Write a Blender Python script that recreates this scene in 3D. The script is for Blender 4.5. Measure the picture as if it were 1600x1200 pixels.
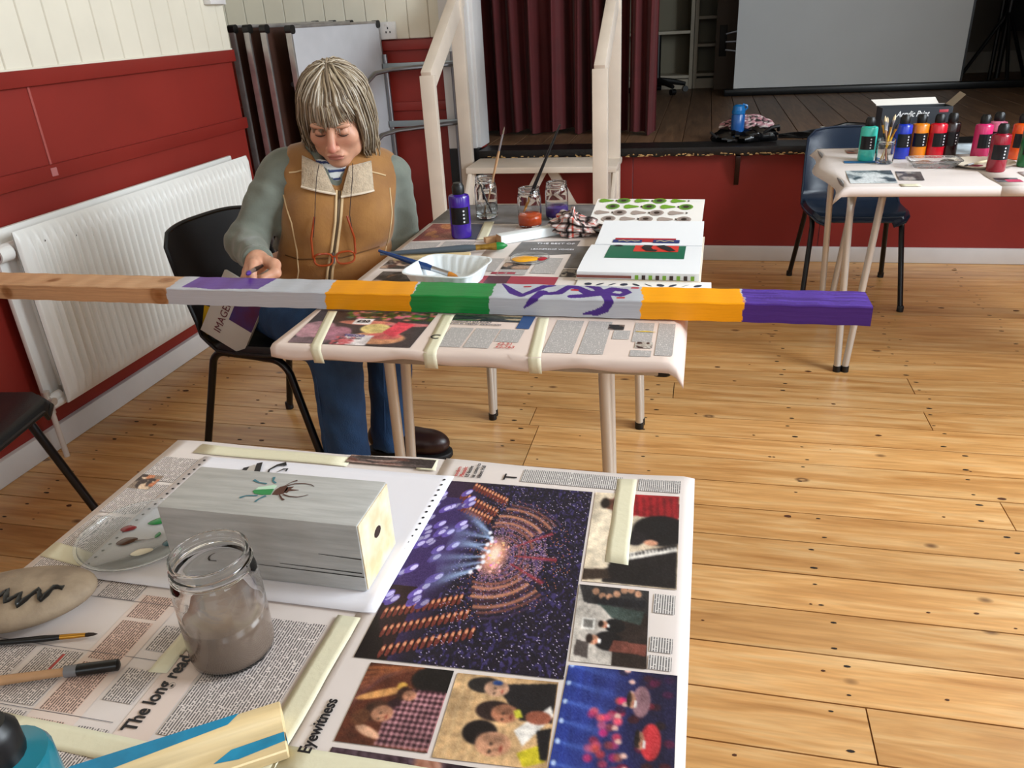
import bpy, bmesh, math, random
import numpy as np
from mathutils import Vector, Matrix
for _o in list(bpy.data.objects):
    bpy.data.objects.remove(_o)
SC = bpy.context.scene
COL = SC.collection
PI = math.pi
random.seed(7)

# ------------------------------------------------------------------ camera, world, daylight, exposure
CAM_RIGHT = Vector((0.9733655, 0.2233290, -0.0518054))
CAM_UP = Vector((-0.0505839, 0.4296094, 0.9015969))
CAM_FWD = Vector((-0.2236088, 0.8749628, -0.4294638))
cam_data = bpy.data.cameras.new('camera')
cam = bpy.data.objects.new('camera', cam_data)
COL.objects.link(cam)
cam_data.sensor_width = 36.0
cam_data.lens = 1213.37 / 1600 * 36.0
cam_data.clip_start = 0.02
cam.matrix_world = Matrix(((CAM_RIGHT.x, CAM_UP.x, -CAM_FWD.x, 0), (CAM_RIGHT.y, CAM_UP.y, -CAM_FWD.y, 0),
                           (CAM_RIGHT.z, CAM_UP.z, -CAM_FWD.z, 1.28), (0, 0, 0, 1)))
SC.camera = cam
SC.view_settings.view_transform = 'Standard'
SC.view_settings.look = 'None'
SC.view_settings.gamma = 1.0
SC.view_settings.use_curve_mapping = False
SC.view_settings.exposure = -0.36
world = bpy.data.worlds.new('world')
SC.world = world
world.use_nodes = True
world.node_tree.nodes['Background'].inputs[0].default_value = (0.75, 0.87, 1.0, 1)
world.node_tree.nodes['Background'].inputs[1].default_value = 1.0
XR, YB, ZC = 2.6, -3.4, 3.6          # right wall, rear wall, ceiling of the hall

def day_light(name, loc, rot, sx, sy, power, col=(0.84, 0.93, 1.0)):
    l = bpy.data.lights.new(name, 'AREA')
    l.shape = 'RECTANGLE'; l.size = sx; l.size_y = sy; l.energy = power; l.color = col
    o = bpy.data.objects.new(name, l); COL.objects.link(o)
    o.location = loc; o.rotation_euler = rot
    return o
# daylight entering by unseen windows, the rear pair added as fill (openings built below at the same places)
WINR = [(-1.7, -0.4), (0.8, 2.3), (2.9, 3.9)]
WZ = (1.35, 2.95)
for i, (a, b) in enumerate(WINR):
    day_light('daylight_right', (XR + 0.06, (a + b) / 2, sum(WZ) / 2), (0, PI / 2, 0), WZ[1] - WZ[0], b - a, (45, 225, 45)[i])
WINB = [(-1.5, -0.3), (0.9, 2.1)]
for a, b in WINB:
    day_light('rear_fill', ((a + b) / 2, YB - 0.06, sum(WZ) / 2), (PI / 2, 0, 0), b - a, WZ[1] - WZ[0], 20)

# ------------------------------------------------------------------ helpers
def lin(h):
    if not isinstance(h, str): return tuple(h)
    h = h.lstrip('#')
    out = []
    for i in (0, 2, 4):
        c = int(h[i:i + 2], 16) / 255
        out.append(c / 12.92 if c <= 0.04045 else ((c + 0.055) / 1.055) ** 2.4)
    return tuple(out)

MATS = {}
def mat(name, h, rough=0.5, metal=0.0, var=0.0, scale=12.0, stretch=(1, 1, 1), bump=0.0, bscale=80.0, h2=None,
        coat=0.0, trans=0.0, ior=1.45, spec=0.5, sheen=0.0, attr=None, alpha=1.0, sss=0.0, rand=0.0):
    if name in MATS: return MATS[name]
    m = bpy.data.materials.new(name); m.use_nodes = True
    nt = m.node_tree; N = nt.nodes; L = nt.links
    b = N['Principled BSDF']
    c = lin(h)
    b.inputs['Base Color'].default_value = (*c, 1)
    b.inputs['Roughness'].default_value = rough
    b.inputs['Metallic'].default_value = metal
    b.inputs['IOR'].default_value = ior
    b.inputs['Specular IOR Level'].default_value = spec
    b.inputs['Coat Weight'].default_value = coat
    b.inputs['Transmission Weight'].default_value = trans
    b.inputs['Sheen Weight'].default_value = sheen
    b.inputs['Alpha'].default_value = alpha
    if sss: b.inputs['Subsurface Weight'].default_value = sss; b.inputs['Subsurface Radius'].default_value = (.012, .005, .003)
    src = None
    tc = N.new('ShaderNodeTexCoord')
    mp = N.new('ShaderNodeMapping'); mp.inputs['Scale'].default_value = stretch
    L.new(tc.outputs['Object'], mp.inputs[0])
    if attr:
        a = N.new('ShaderNodeAttribute'); a.attribute_name = attr
        src = a.outputs['Color']
    if var or h2:
        nz = N.new('ShaderNodeTexNoise'); nz.inputs['Scale'].default_value = scale; nz.inputs['Detail'].default_value = 5
        L.new(mp.outputs[0], nz.inputs[0])
        if src is None:
            r = N.new('ShaderNodeValToRGB')
            c2 = lin(h2) if h2 else tuple(max(0, x * (1 - var)) for x in c)
            c1 = c if h2 else tuple(min(1, x * (1 + var)) for x in c)
            r.color_ramp.elements[0].color = (*c2, 1); r.color_ramp.elements[1].color = (*c1, 1)
            r.color_ramp.elements[0].position = 0.35; r.color_ramp.elements[1].position = 0.65
            L.new(nz.outputs[0], r.inputs[0]); src = r.outputs[0]
        else:
            mr = N.new('ShaderNodeMapRange'); mr.inputs[3].default_value = 1 - var; mr.inputs[4].default_value = 1 + var
            L.new(nz.outputs[0], mr.inputs[0])
            mx = N.new('ShaderNodeVectorMath'); mx.operation = 'SCALE'
            L.new(src, mx.inputs[0]); L.new(mr.outputs[0], mx.inputs['Scale']); src = mx.outputs[0]
    if rand:
        oi = N.new('ShaderNodeObjectInfo')
        mr = N.new('ShaderNodeMapRange'); mr.inputs[3].default_value = 1 - rand; mr.inputs[4].default_value = 1 + rand
        L.new(oi.outputs['Random'], mr.inputs[0])
        mx = N.new('ShaderNodeVectorMath'); mx.operation = 'SCALE'
        if src is None: mx.inputs[0].default_value = c
        else: L.new(src, mx.inputs[0])
        L.new(mr.outputs[0], mx.inputs['Scale']); src = mx.outputs[0]
    if src is not None: L.new(src, b.inputs['Base Color'])
    if bump:
        n2 = N.new('ShaderNodeTexNoise'); n2.inputs['Scale'].default_value = bscale; n2.inputs['Detail'].default_value = 4
        L.new(mp.outputs[0], n2.inputs[0])
        bp = N.new('ShaderNodeBump'); bp.inputs['Strength'].default_value = bump; bp.inputs['Distance'].default_value = 0.004
        L.new(n2.outputs[0], bp.inputs['Height']); L.new(bp.outputs[0], b.inputs['Normal'])
    MATS[name] = m
    return m

class G:
    """collects geometry, then build() links it as ONE mesh object"""
    def __init__(s): s.v = []; s.f = []
    def add(s, vs, fs):
        o = len(s.v); s.v += [tuple(p) for p in vs]; s.f += [tuple(o + i for i in f) for f in fs]; return s
    def box(s, x0, y0, z0, x1, y1, z1, M=None):
        vs = [(x, y, z) for z in (z0, z1) for y in (y0, y1) for x in (x0, x1)]
        if M is not None: vs = [M @ Vector(p) for p in vs]
        return s.add(vs, [(0, 2, 3, 1), (4, 5, 7, 6), (0, 1, 5, 4), (2, 6, 7, 3), (0, 4, 6, 2), (1, 3, 7, 5)])
    def bar(s, a, b, w, t, up=(0, 0, 1)):
        """rectangular bar from a to b, w across, t along 'up'"""
        a = Vector(a); b = Vector(b); d = (b - a).normalized(); u = Vector(up)
        sd = d.cross(u).normalized(); u = sd.cross(d).normalized()
        vs = [p + sd * (i * w / 2) + u * (j * t / 2) for p in (a, b) for j in (-1, 1) for i in (-1, 1)]
        return s.add(vs, [(0, 1, 3, 2), (4, 6, 7, 5), (0, 4, 5, 1), (2, 3, 7, 6), (0, 2, 6, 4), (1, 5, 7, 3)])
    def tube(s, path, r, n=10, closed=False, flat=1.0, up=None):
        P = [Vector(p) for p in path]; m = len(P)
        R = r if isinstance(r, (list, tuple)) else [r] * m
        T = []
        for i in range(m):
            if closed: t = P[(i + 1) % m] - P[i - 1]
            else: t = P[min(i + 1, m - 1)] - P[max(i - 1, 0)]
            T.append(t.normalized() if t.length > 1e-9 else Vector((0, 0, 1)))
        u = Vector(up) if up else (Vector((0, 0, 1)) if abs(T[0].z) < 0.9 else Vector((1, 0, 0)))
        vs = []
        for i in range(m):
            u = (u - T[i] * u.dot(T[i]))
            u = u.normalized() if u.length > 1e-6 else T[i].orthogonal().normalized()
            w = T[i].cross(u)
            for k in range(n):
                a = 2 * PI * k / n
                vs.append(P[i] + (u * math.cos(a) * flat + w * math.sin(a)) * R[i])
        fs = []
        for i in range(m if closed else m - 1):
            j = (i + 1) % m
            for k in range(n):
                l = (k + 1) % n
                fs.append((i * n + k, i * n + l, j * n + l, j * n + k))
        if not closed:
            fs.append(tuple(range(n - 1, -1, -1))); fs.append(tuple((m - 1) * n + k for k in range(n)))
        return s.add(vs, fs)
    def lathe(s, prof, n=24, c=(0, 0, 0), caps=True):
        vs = []; fs = []; m = len(prof)
        for r, z in prof:
            for k in range(n):
                a = 2 * PI * k / n
                vs.append((c[0] + r * math.cos(a), c[1] + r * math.sin(a), c[2] + z))
        for i in range(m - 1):
            for k in range(n):
                l = (k + 1) % n
                fs.append((i * n + k, i * n + l, (i + 1) * n + l, (i + 1) * n + k))
        if caps:
            fs.append(tuple(range(n - 1, -1, -1))); fs.append(tuple((m - 1) * n + k for k in range(n)))
        return s.add(vs, fs)
    def prism(s, poly, z0, z1, M=None):
        n = len(poly)
        vs = [(x, y, z0) for x, y in poly] + [(x, y, z1) for x, y in poly]
        if M is not None: vs = [M @ Vector(p) for p in vs]
        fs = [tuple(range(n - 1, -1, -1)), tuple(range(n, 2 * n))] + [(i, (i + 1) % n, n + (i + 1) % n, n + i) for i in range(n)]
        return s.add(vs, fs)
    def grid(s, fn, nu, nv):
        vs = [fn(i / nu, j / nv) for j in range(nv + 1) for i in range(nu + 1)]
        fs = [(j * (nu + 1) + i, j * (nu + 1) + i + 1, (j + 1) * (nu + 1) + i + 1, (j + 1) * (nu + 1) + i) for j in range(nv) for i in range(nu)]
        return s.add(vs, fs)
    def slab(s, fn, nu, nv, t):
        """grid with thickness t below it (along -z)"""
        o = len(s.v); s.grid(fn, nu, nv); m = (nu + 1) * (nv + 1)
        s.v += [(x, y, z - t) for x, y, z in s.v[o:o + m]]
        for j in range(nv):
            for i in range(nu):
                a = o + m + j * (nu + 1) + i; s.f.append((a, a + nu + 1, a + nu + 2, a + 1))
        ring = [i for i in range(nu + 1)] + [j * (nu + 1) + nu for j in range(1, nv + 1)] + [nv * (nu + 1) + i for i in range(nu - 1, -1, -1)] + [j * (nu + 1) for j in range(nv - 1, 0, -1)]
        for a, b in zip(ring, ring[1:] + ring[:1]): s.f.append((o + a, o + m + a, o + m + b, o + b))
        return s
    def build(s, name, m, parent=None, smooth=True, bevel=0.0, seg=2, loc=None, rot=None, ang=40, col=None):
        me = bpy.data.meshes.new(name)
        me.from_pydata(s.v, [], s.f)
        if bevel:
            bm = bmesh.new(); bm.from_mesh(me)
            bmesh.ops.recalc_face_normals(bm, faces=bm.faces)
            es = [e for e in bm.edges if len(e.link_faces) == 2 and e.calc_face_angle(0) > 0.6]
            bmesh.ops.bevel(bm, geom=es, offset=bevel, segments=seg, affect='EDGES', profile=0.6)
            bm.to_mesh(me); bm.free()
        if col is not None and not bevel:
            at = me.color_attributes.new('Col', 'FLOAT_COLOR', 'POINT')
            a = np.ones((len(s.v), 4), np.float32); a[:, :3] = col
            at.data.foreach_set('color', a.ravel())
        if smooth:
            me.polygons.foreach_set('use_smooth', [True] * len(me.polygons))
            me.set_sharp_from_angle(angle=math.radians(ang))
        me.materials.append(m)
        o = bpy.data.objects.new(name, me); COL.objects.link(o)
        if parent: o.parent = parent
        if loc: o.location = loc
        if rot: o.rotation_euler = rot
        return o

def tag(o, label=None, cat=None, group=None, kind=None):
    if label: o['label'] = label
    if cat: o['category'] = cat
    if group: o['group'] = group
    if kind: o['kind'] = kind
    return o
def thing(name, label, cat, loc=(0, 0, 0), rz=0, group=None, rot=None):
    o = bpy.data.objects.new(name, None); COL.objects.link(o)
    o.empty_display_size = 0.05
    o.location = loc; o.rotation_euler = rot if rot else (0, 0, rz)
    return tag(o, label, cat, group)
def struct(o): o['kind'] = 'structure'; return o
def copy_tree(o, parent=None):
    c = o.copy(); COL.objects.link(c); c.parent = parent
    for ch in list(o.children): copy_tree(ch, c)
    return c
def arc(c, r, a0, a1, n, ax=0, ay=2):
    out = []
    for i in range(n + 1):
        a = math.radians(a0 + (a1 - a0) * i / n); p = list(c); p[ax] += r * math.cos(a); p[ay] += r * math.sin(a); out.append(tuple(p))
    return out
def rnd(a, b): return random.uniform(a, b)
def rounded(w, h, r, n=4):
    out = []
    for cx, cy, a0 in ((w / 2 - r, h / 2 - r, 0), (-w / 2 + r, h / 2 - r, 90), (-w / 2 + r, -h / 2 + r, 180), (w / 2 - r, -h / 2 + r, 270)):
        for i in range(n + 1):
            a = math.radians(a0 + 90 * i / n); out.append((cx + r * math.cos(a), cy + r * math.sin(a)))
    return out
def text(s, size, m, parent, loc, rot=(0, 0, 0), name='lettering', bold=0.0, ext=0.0002, shear=0.0, align='LEFT', sx=1.0, space=1.0):
    cu = bpy.data.curves.new('t', 'FONT'); cu.body = s; cu.size = size; cu.extrude = ext; cu.offset = bold; cu.shear = shear
    cu.align_x = align; cu.resolution_u = 3; cu.space_line = space
    o = bpy.data.objects.new('t', cu); COL.objects.link(o)
    bpy.context.view_layer.update()
    dg = bpy.context.evaluated_depsgraph_get()
    me = bpy.data.meshes.new_from_object(o.evaluated_get(dg))
    bpy.data.objects.remove(o); bpy.data.curves.remove(cu)
    me.name = name; me.materials.clear(); me.materials.append(m)
    q = bpy.data.objects.new(name, me); COL.objects.link(q)
    q.parent = parent; q.location = loc; q.rotation_euler = rot; q.scale = (sx, 1, 1)
    return q

# ------------------------------------------------------------------ shared materials
m_red = mat('red_wall_paint', '#86271f', 0.45, var=0.06, scale=3)
m_redd = mat('red_rail_paint', '#82251e', 0.4, var=0.05, scale=4)
m_cream = mat('cream_board_paint', '#e2dccb', 0.5, var=0.03, scale=5)
m_white = mat('white_gloss_paint', '#d9d7d6', 0.35, var=0.04, scale=6)
m_stair = mat('steps_cream_paint', '#d8cabb', 0.4, var=0.05, scale=7)
m_enamel = mat('radiator_enamel', '#e6e6e2', 0.28, var=0.02, scale=5)
m_black = mat('black_paint', '#0c0c0d', 0.4)
m_plastic = mat('black_plastic_shell', '#0d0d0f', 0.42, bump=0.15, bscale=350)
m_blackmetal = mat('black_enamel_tube', '#0b0b0c', 0.3)
m_chrome = mat('brushed_chrome', '#cbc7c0', 0.32, metal=0.5)
m_steel = mat('grey_steel', '#8d8d90', 0.35, metal=1.0)
m_alu = mat('aluminium_edge', '#a9a5a3', 0.35, metal=0.8, var=0.15, scale=14)
m_lam = mat('grey_laminate', '#b3b3b7', 0.35, var=0.04, scale=9)
m_under = mat('brown_hardboard', '#3a1d10', 0.6, var=0.2, scale=6)
m_curtain = mat('crimson_velvet', '#4d0c10', 0.75, var=0.1, scale=9, sheen=0.1)
m_dark = mat('dark_cloth', '#0a090b', 0.55, bump=0.3, bscale=60)
m_paper = mat('white_paper', '#e9e7ee', 0.6)
m_news = mat('newsprint', '#ddd2cd', 0.6, var=0.03, scale=6)
m_newsp = mat('newsprint_pink', '#dfccc2', 0.6, var=0.03, scale=6)
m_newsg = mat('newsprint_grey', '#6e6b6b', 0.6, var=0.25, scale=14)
m_tape = mat('masking_tape', '#dfd9bd', 0.5, bump=0.1, bscale=160)
m_ink = mat('black_ink', '#17151a', 0.5)
m_inkr = mat('red_ink', '#b8413a', 0.5)
m_inkg = mat('grey_ink', '#55505a', 0.5)
m_print = mat('printed_picture', '#888888', 0.45, attr='Col')
m_glass = mat('jar_glass', '#ffffff', 0.02, trans=1.0, ior=1.45)
m_clear = mat('clear_plastic', '#f4f6f6', 0.08, trans=0.92, ior=1.3)
m_gold = mat('brass_ferrule', '#c08a35', 0.3, metal=0.8)
# ================================================================== THE ROOM
def wood_floor_mat(name, base, dark, light, grain=1.0, knots=True, rough=0.3, along='X', coat=0.0):
    m = bpy.data.materials.new(name); m.use_nodes = True
    nt = m.node_tree; N = nt.nodes; L = nt.links; b = N['Principled BSDF']
    tc = N.new('ShaderNodeTexCoord'); oi = N.new('ShaderNodeObjectInfo')
    cx = N.new('ShaderNodeCombineXYZ')
    mu = N.new('ShaderNodeMath'); mu.operation = 'MULTIPLY'; mu.inputs[1].default_value = 37.0
    L.new(oi.outputs['Random'], mu.inputs[0]); L.new(mu.outputs[0], cx.inputs[0]); L.new(mu.outputs[0], cx.inputs[1]); L.new(mu.outputs[0], cx.inputs[2])
    ad = N.new('ShaderNodeVectorMath'); ad.operation = 'ADD'
    L.new(tc.outputs['Object'], ad.inputs[0]); L.new(cx.outputs[0], ad.inputs[1])
    mp = N.new('ShaderNodeMapping')
    mp.inputs['Scale'].default_value = (1.2, 14, 14) if along == 'X' else ((14, 1.2, 14) if along == 'Y' else (14, 14, 1.2))
    L.new(ad.outputs[0], mp.inputs[0])
    nz = N.new('ShaderNodeTexNoise'); nz.inputs['Scale'].default_value = 2.2 * grain; nz.inputs['Detail'].default_value = 6; nz.inputs['Distortion'].default_value = 0.7
    L.new(mp.outputs[0], nz.inputs[0])
    r = N.new('ShaderNodeValToRGB'); e = r.color_ramp.elements
    e[0].position = 0.25; e[0].color = (*lin(dark), 1); e[1].position = 0.75; e[1].color = (*lin(light), 1)
    k = e.new(0.5); k.color = (*lin(base), 1)
    L.new(nz.outputs[0], r.inputs[0]); src = r.outputs[0]
    # fine grain lines
    wv = N.new('ShaderNodeTexNoise'); wv.inputs['Scale'].default_value = 9 * grain; wv.inputs['Detail'].default_value = 3
    L.new(mp.outputs[0], wv.inputs[0])
    mr = N.new('ShaderNodeMapRange'); mr.inputs[1].default_value = 0.3; mr.inputs[2].default_value = 0.7; mr.inputs[3].default_value = 0.88; mr.inputs[4].default_value = 1.08
    L.new(wv.outputs[0], mr.inputs[0])
    rr = N.new('ShaderNodeMapRange'); rr.inputs[3].default_value = 0.84; rr.inputs[4].default_value = 1.1
    L.new(oi.outputs['Random'], rr.inputs[0])
    mm = N.new('ShaderNodeMath'); mm.operation = 'MULTIPLY'; L.new(mr.outputs[0], mm.inputs[0]); L.new(rr.outputs[0], mm.inputs[1])
    sc = N.new('ShaderNodeVectorMath'); sc.operation = 'SCALE'; L.new(src, sc.inputs[0]); L.new(mm.outputs[0], sc.inputs['Scale']); src = sc.outputs[0]
    if knots:
        mk = N.new('ShaderNodeMapping')
        mk.inputs['Scale'].default_value = (2.6, 4.4, 4.4) if along == 'X' else (4.4, 2.6, 4.4)
        L.new(ad.outputs[0], mk.inputs[0])
        vo = N.new('ShaderNodeTexVoronoi'); vo.inputs['Scale'].default_value = 1.35
        L.new(mk.outputs[0], vo.inputs[0])
        kr = N.new('ShaderNodeValToRGB'); q = kr.color_ramp.elements
        q[0].position = 0.02; q[0].color = (0.25, 0.25, 0.25, 1); q[1].position = 0.085; q[1].color = (0, 0, 0, 1)
        q2 = q.new(0.045); q2.color = (0.85, 0.85, 0.85, 1)
        L.new(vo.outputs['Distance'], kr.inputs[0])
        mx = N.new('ShaderNodeMix'); mx.data_type = 'RGBA'
        L.new(kr.outputs[0], mx.inputs[0]); L.new(src, mx.inputs[6]); mx.inputs[7].default_value = (*lin('#4a2410'), 1)
        src = mx.outputs[2]
    L.new(src, b.inputs['Base Color'])
    b.inputs['Roughness'].default_value = rough; b.inputs['Coat Weight'].default_value = coat; b.inputs['Coat Roughness'].default_value = 0.25
    bp = N.new('ShaderNodeBump'); bp.inputs['Strength'].default_value = 0.08; bp.inputs['Distance'].default_value = 0.003
    L.new(wv.outputs[0], bp.inputs['Height']); L.new(bp.outputs[0], b.inputs['Normal'])
    MATS[name] = m
    return m
m_floor = wood_floor_mat('varnished_pine_boards', '#d09b5e', '#b27a40', '#e0b780', rough=0.36, coat=0.3)
m_gap = mat('board_gap_dark', '#1c1009', 0.9)  # dark slab colour showing in the board joints

floor = struct(G().box(-3.2, YB, -0.08, XR, 4.31, -0.02).build('floor', m_gap, smooth=False))
JOINTS = {0: [0.372], 6: [0.845], 10: [0.769], 12: [0.772], 9: [-0.534], 7: [-0.5], 8: [-0.5], 11: [-0.059], 3: [-1.3], 2: [2.2], 13: [1.5]}
BW = 0.133
nail = G(); knot = G()
for r in range(int((YB - 1.099) / BW) - 1, 25):
    y0 = 1.099 + r * BW; y1 = y0 + BW
    if y0 < YB - 0.05 or y0 > 4.29: continue
    y1 = min(y1, 4.305)
    cuts = [-3.18] + sorted(JOINTS.get(r, [rnd(-2.0, -1.6) if r % 2 else rnd(1.7, 2.6)])) + [XR - 0.01]
    g = 0.0019
    for a, b in zip(cuts, cuts[1:]):
        L_, W_ = b - a - 0.003, y1 - y0 - 2 * g
        G().box(-L_ / 2, -W_ / 2, -0.02, L_ / 2, W_ / 2, rnd(-.0005, 0)).build('floorboard', m_floor, floor, smooth=False, loc=((a + b) / 2, (y0 + y1) / 2, 0))
    for jx in np.arange(-2.9, XR, 0.46):
        for s in (0.2, 0.8):
            if random.random() < 0.92:
                cxn = jx + rnd(-.02, .02) + 0.012 * (r % 3); cyn = y0 + BW * (s + rnd(-.06, .06)); w = rnd(.005, .0105)
                pts = [(cxn + w * math.cos(t * PI / 4) * rnd(.8, 1.2), cyn + w * 0.42 * math.sin(t * PI / 4), 0.0004) for t in range(8)]
                nail.add(pts, [tuple(range(8))])
    for _ in range(11):
        cxn = rnd(-2.0, 2.5); cyn = y0 + rnd(.012, BW - .012); w = rnd(.002, .006) if random.random() < .75 else rnd(.006, .013)
        pts = [(cxn + w * math.cos(t * PI / 4) * rnd(.8, 1.3), cyn + w * 0.6 * math.sin(t * PI / 4), 0.0004) for t in range(8)]
        knot.add(pts, [tuple(range(8))])
tag(nail.build('nail_mark', mat('nail_hole_dark', '#1d120b', 0.7), floor, smooth=False), kind='stuff')
tag(knot.build('small_knot', mat('small_knot_brown', '#4f2a12', 0.6), floor, smooth=False), kind='stuff')

# ---- left wall
XL = -2.135; YC = 3.485
def boarded(wall, axis, a0, a1, fixed, z0, z1, first, step, sign, m=m_cream, t=0.016):
    """tongue and groove boards on a wall, each its own piece"""
    k = math.floor((a0 - first) / step); a = first + k * step
    while a < a1 - 0.01:
        b = min(a + step, a1); aa = max(a, a0)
        if b - aa > 0.012:
            lo, hi = aa + 0.0003, b - 0.0003
            if axis == 'y': g = G().box(min(fixed, fixed + sign * t), lo, z0, max(fixed, fixed + sign * t), hi, z1)
            else: g = G().box(lo, min(fixed, fixed + sign * t), z0, hi, max(fixed, fixed + sign * t), z1)
            g.build('board', m, wall, bevel=0.004, seg=1)
        a += step
wl = struct(G().box(XL - 0.12, YB, 0, XL, YC, ZC).build('wall_left', m_red, smooth=False))
boarded(wl, 'y', YB, YC, XL - 0.006, 1.2, ZC, 2.297, 0.1125, 1)
G().box(XL - 0.01, YB, 1.15, XL + 0.022, YC + 0.004, 1.2).build('dado_rail', m_redd, wl, bevel=0.004)
G().box(XL - 0.01, YB, 1.197, XL + 0.014, YC + 0.002, 1.206).build('dado_cap', m_cream, wl, bevel=0.002)
G().box(XL - 0.01, YB, 0.855, XL + 0.016, YC + 0.012, 0.905).build('lower_rail', m_redd, wl, bevel=0.004)
G().box(XL - 0.01, 2.253, 0.905, XL + 0.004, 2.262, 1.15).build('panel_seam', mat('seam_scuff', '#a4504a', 0.6), wl)
G().box(XL - 0.01, -0.9, 0.905, XL + 0.004, -0.892, 1.15).build('panel_seam', mat('seam_scuff', '#a4504a', 0.6), wl)
G().box(XL + .014, 2.235, 0.868, XL + 0.0175, 2.262, 0.895).build('scuff_mark', mat('paint_scuff', '#b06a68', 0.7), wl)
bl = struct(G().box(XL - 0.01, YB, 0, XL + 0.02, YC + .01, 0.083).build('baseboard_left', m_white, bevel=0.006))

# ---- recess behind the stacked tables, with its back wall
XA = -2.75; YW = 4.32
wr = struct(G().box(XA - 0.1, YC - 0.1, 0, XL - 0.02, YC - 0.001, ZC).build('wall_return', m_cream, smooth=False))
wa = struct(G().box(XA - 0.1, YC, 0, XA, YW, ZC).build('wall_recess', m_cream, smooth=False))
wb = struct(G().box(XA - 0.1, YW, 0, -1.2, YW + 0.12, ZC).build('wall_back', m_red, smooth=False))
boarded(wb, 'x', XA, -1.38, YW + 0.006, 1.19, ZC, -1.44, 0.118, -1)
G().box(XA, YW - 0.02, 1.135, -1.375, YW + 0.01, 1.185).build('dado_rail', m_redd, wb, bevel=0.004)
G().box(XA, YW - 0.014, 0.825, -1.375, YW + 0.01, 0.872).build('lower_rail', m_redd, wb, bevel=0.004)
struct(G().box(XA, YW - 0.02, 0, -1.375, YW + 0.01, 0.083).build('baseboard_back', m_white, bevel=0.006))
# proscenium pilaster
p = struct(G().box(-1.375, YW - 0.045, 0.62, -1.215, YW + 0.13, ZC).build('trim_1', m_white, bevel=0.006))
G().box(-1.225, YW - 0.02, 0.62, -1.195, YW + 0.16, ZC).build('edge_moulding', m_white, p, bevel=0.006)
G().box(-1.375, YW - 0.05, 0.0, -1.2, YW + 0.06, 0.62).build('plinth', m_black, p, bevel=0.006)

# ---- unseen sides of the hall with windows, the rear ones added for light
def holed_wall(name, axis, fixed, thick, a0, a1, wins, m):
    g = G(); ed = [a0] + [e for w in wins for e in w] + [a1]
    def bx(p, q, z0, z1):
        lo, hi = min(fixed, fixed + thick), max(fixed, fixed + thick)
        if axis == 'y': g.box(lo, p, z0, hi, q, z1)
        else: g.box(p, lo, z0, q, hi, z1)
    for i in range(0, len(ed), 2): bx(ed[i], ed[i + 1], 0, ZC)
    for a, b in wins: bx(a, b, 0, WZ[0]); bx(a, b, WZ[1], ZC)
    w = struct(g.build(name, m, smooth=False)); g = G(); s = -1 if thick > 0 else 1
    def px(p, q, z0, z1):
        lo, hi = min(fixed, fixed + s * .012), max(fixed, fixed + s * .012)
        if axis == 'y': g.box(lo, p, z0, hi, q, z1)
        else: g.box(p, lo, z0, q, hi, z1)
    for i in range(0, len(ed), 2): px(ed[i], ed[i + 1], 0, 1.2)
    for a, b in wins: px(a, b, 0, WZ[0])
    g.build('dado_panel', m_red, w, smooth=False)
    return w
m_pane = mat('window_glass', '#ffffff', 0.0, trans=1.0, ior=1.1)
wrt = holed_wall('wall_right', 'y', XR, 0.15, YB, YW, WINR, m_cream)
wre = holed_wall('wall_rear', 'x', YB, -0.15, XL, XR, WINB, m_cream)
wn = 0
for ax, wins, f in (('y', WINR, XR + 0.1), ('x', WINB, YB - 0.1)):
    for a, b in wins:
        wn += 1; g = G(); zc = (WZ[0] + WZ[1]) / 2
        def bb(p, q, z0, z1, t=0.03):
            if ax == 'y': g.box(f - t, p, z0, f + t, q, z1)
            else: g.box(p, f - t, z0, q, f + t, z1)
        bb(a, a + .05, *WZ); bb(b - .05, b, *WZ); bb(a, b, WZ[0], WZ[0] + .05); bb(a, b, WZ[1] - .05, WZ[1]); bb((a + b) / 2 - .015, (a + b) / 2 + .015, *WZ); bb(a, b, zc - .02, zc + .02)
        fr = struct(g.build('window_%d' % wn, m_white, smooth=False))
        g = G(); bb(a + .02, b - .02, WZ[0] + .02, WZ[1] - .02, 0.003); g.build('pane', m_pane, fr, smooth=False)
ceil = struct(G().box(XA - .1, YB - .15, ZC, XR + .15, YW + .12, ZC + 0.1).build('ceiling', mat('ceiling_boards', '#a08c72', 0.7, var=.1, scale=3), smooth=False))

# ---- stage
SZ = 0.61; YS = 8.0; XS = 3.4
stage = thing('stage', 'raised stage with red front and chipped black edge', 'stage', (0, YW, 0))
def sb(g, name, m, **k):
    o = g.build(name, m, stage, **k); o.matrix_parent_inverse = Matrix.Translation((0, -YW, 0)); return o
m_red2 = mat('stage_red_paint', '#8a2822', 0.45, var=0.07, scale=3)
xs = [-1.195, -0.36, 0.62, 1.85, XR - .003]
for a, b in zip(xs, xs[1:]):
    sb(G().box(a + .001, YW - .02, 0.0, b - .001, YW + .01, SZ - 0.045), 'front_panel', m_red2, bevel=0.002, seg=1)
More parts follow.
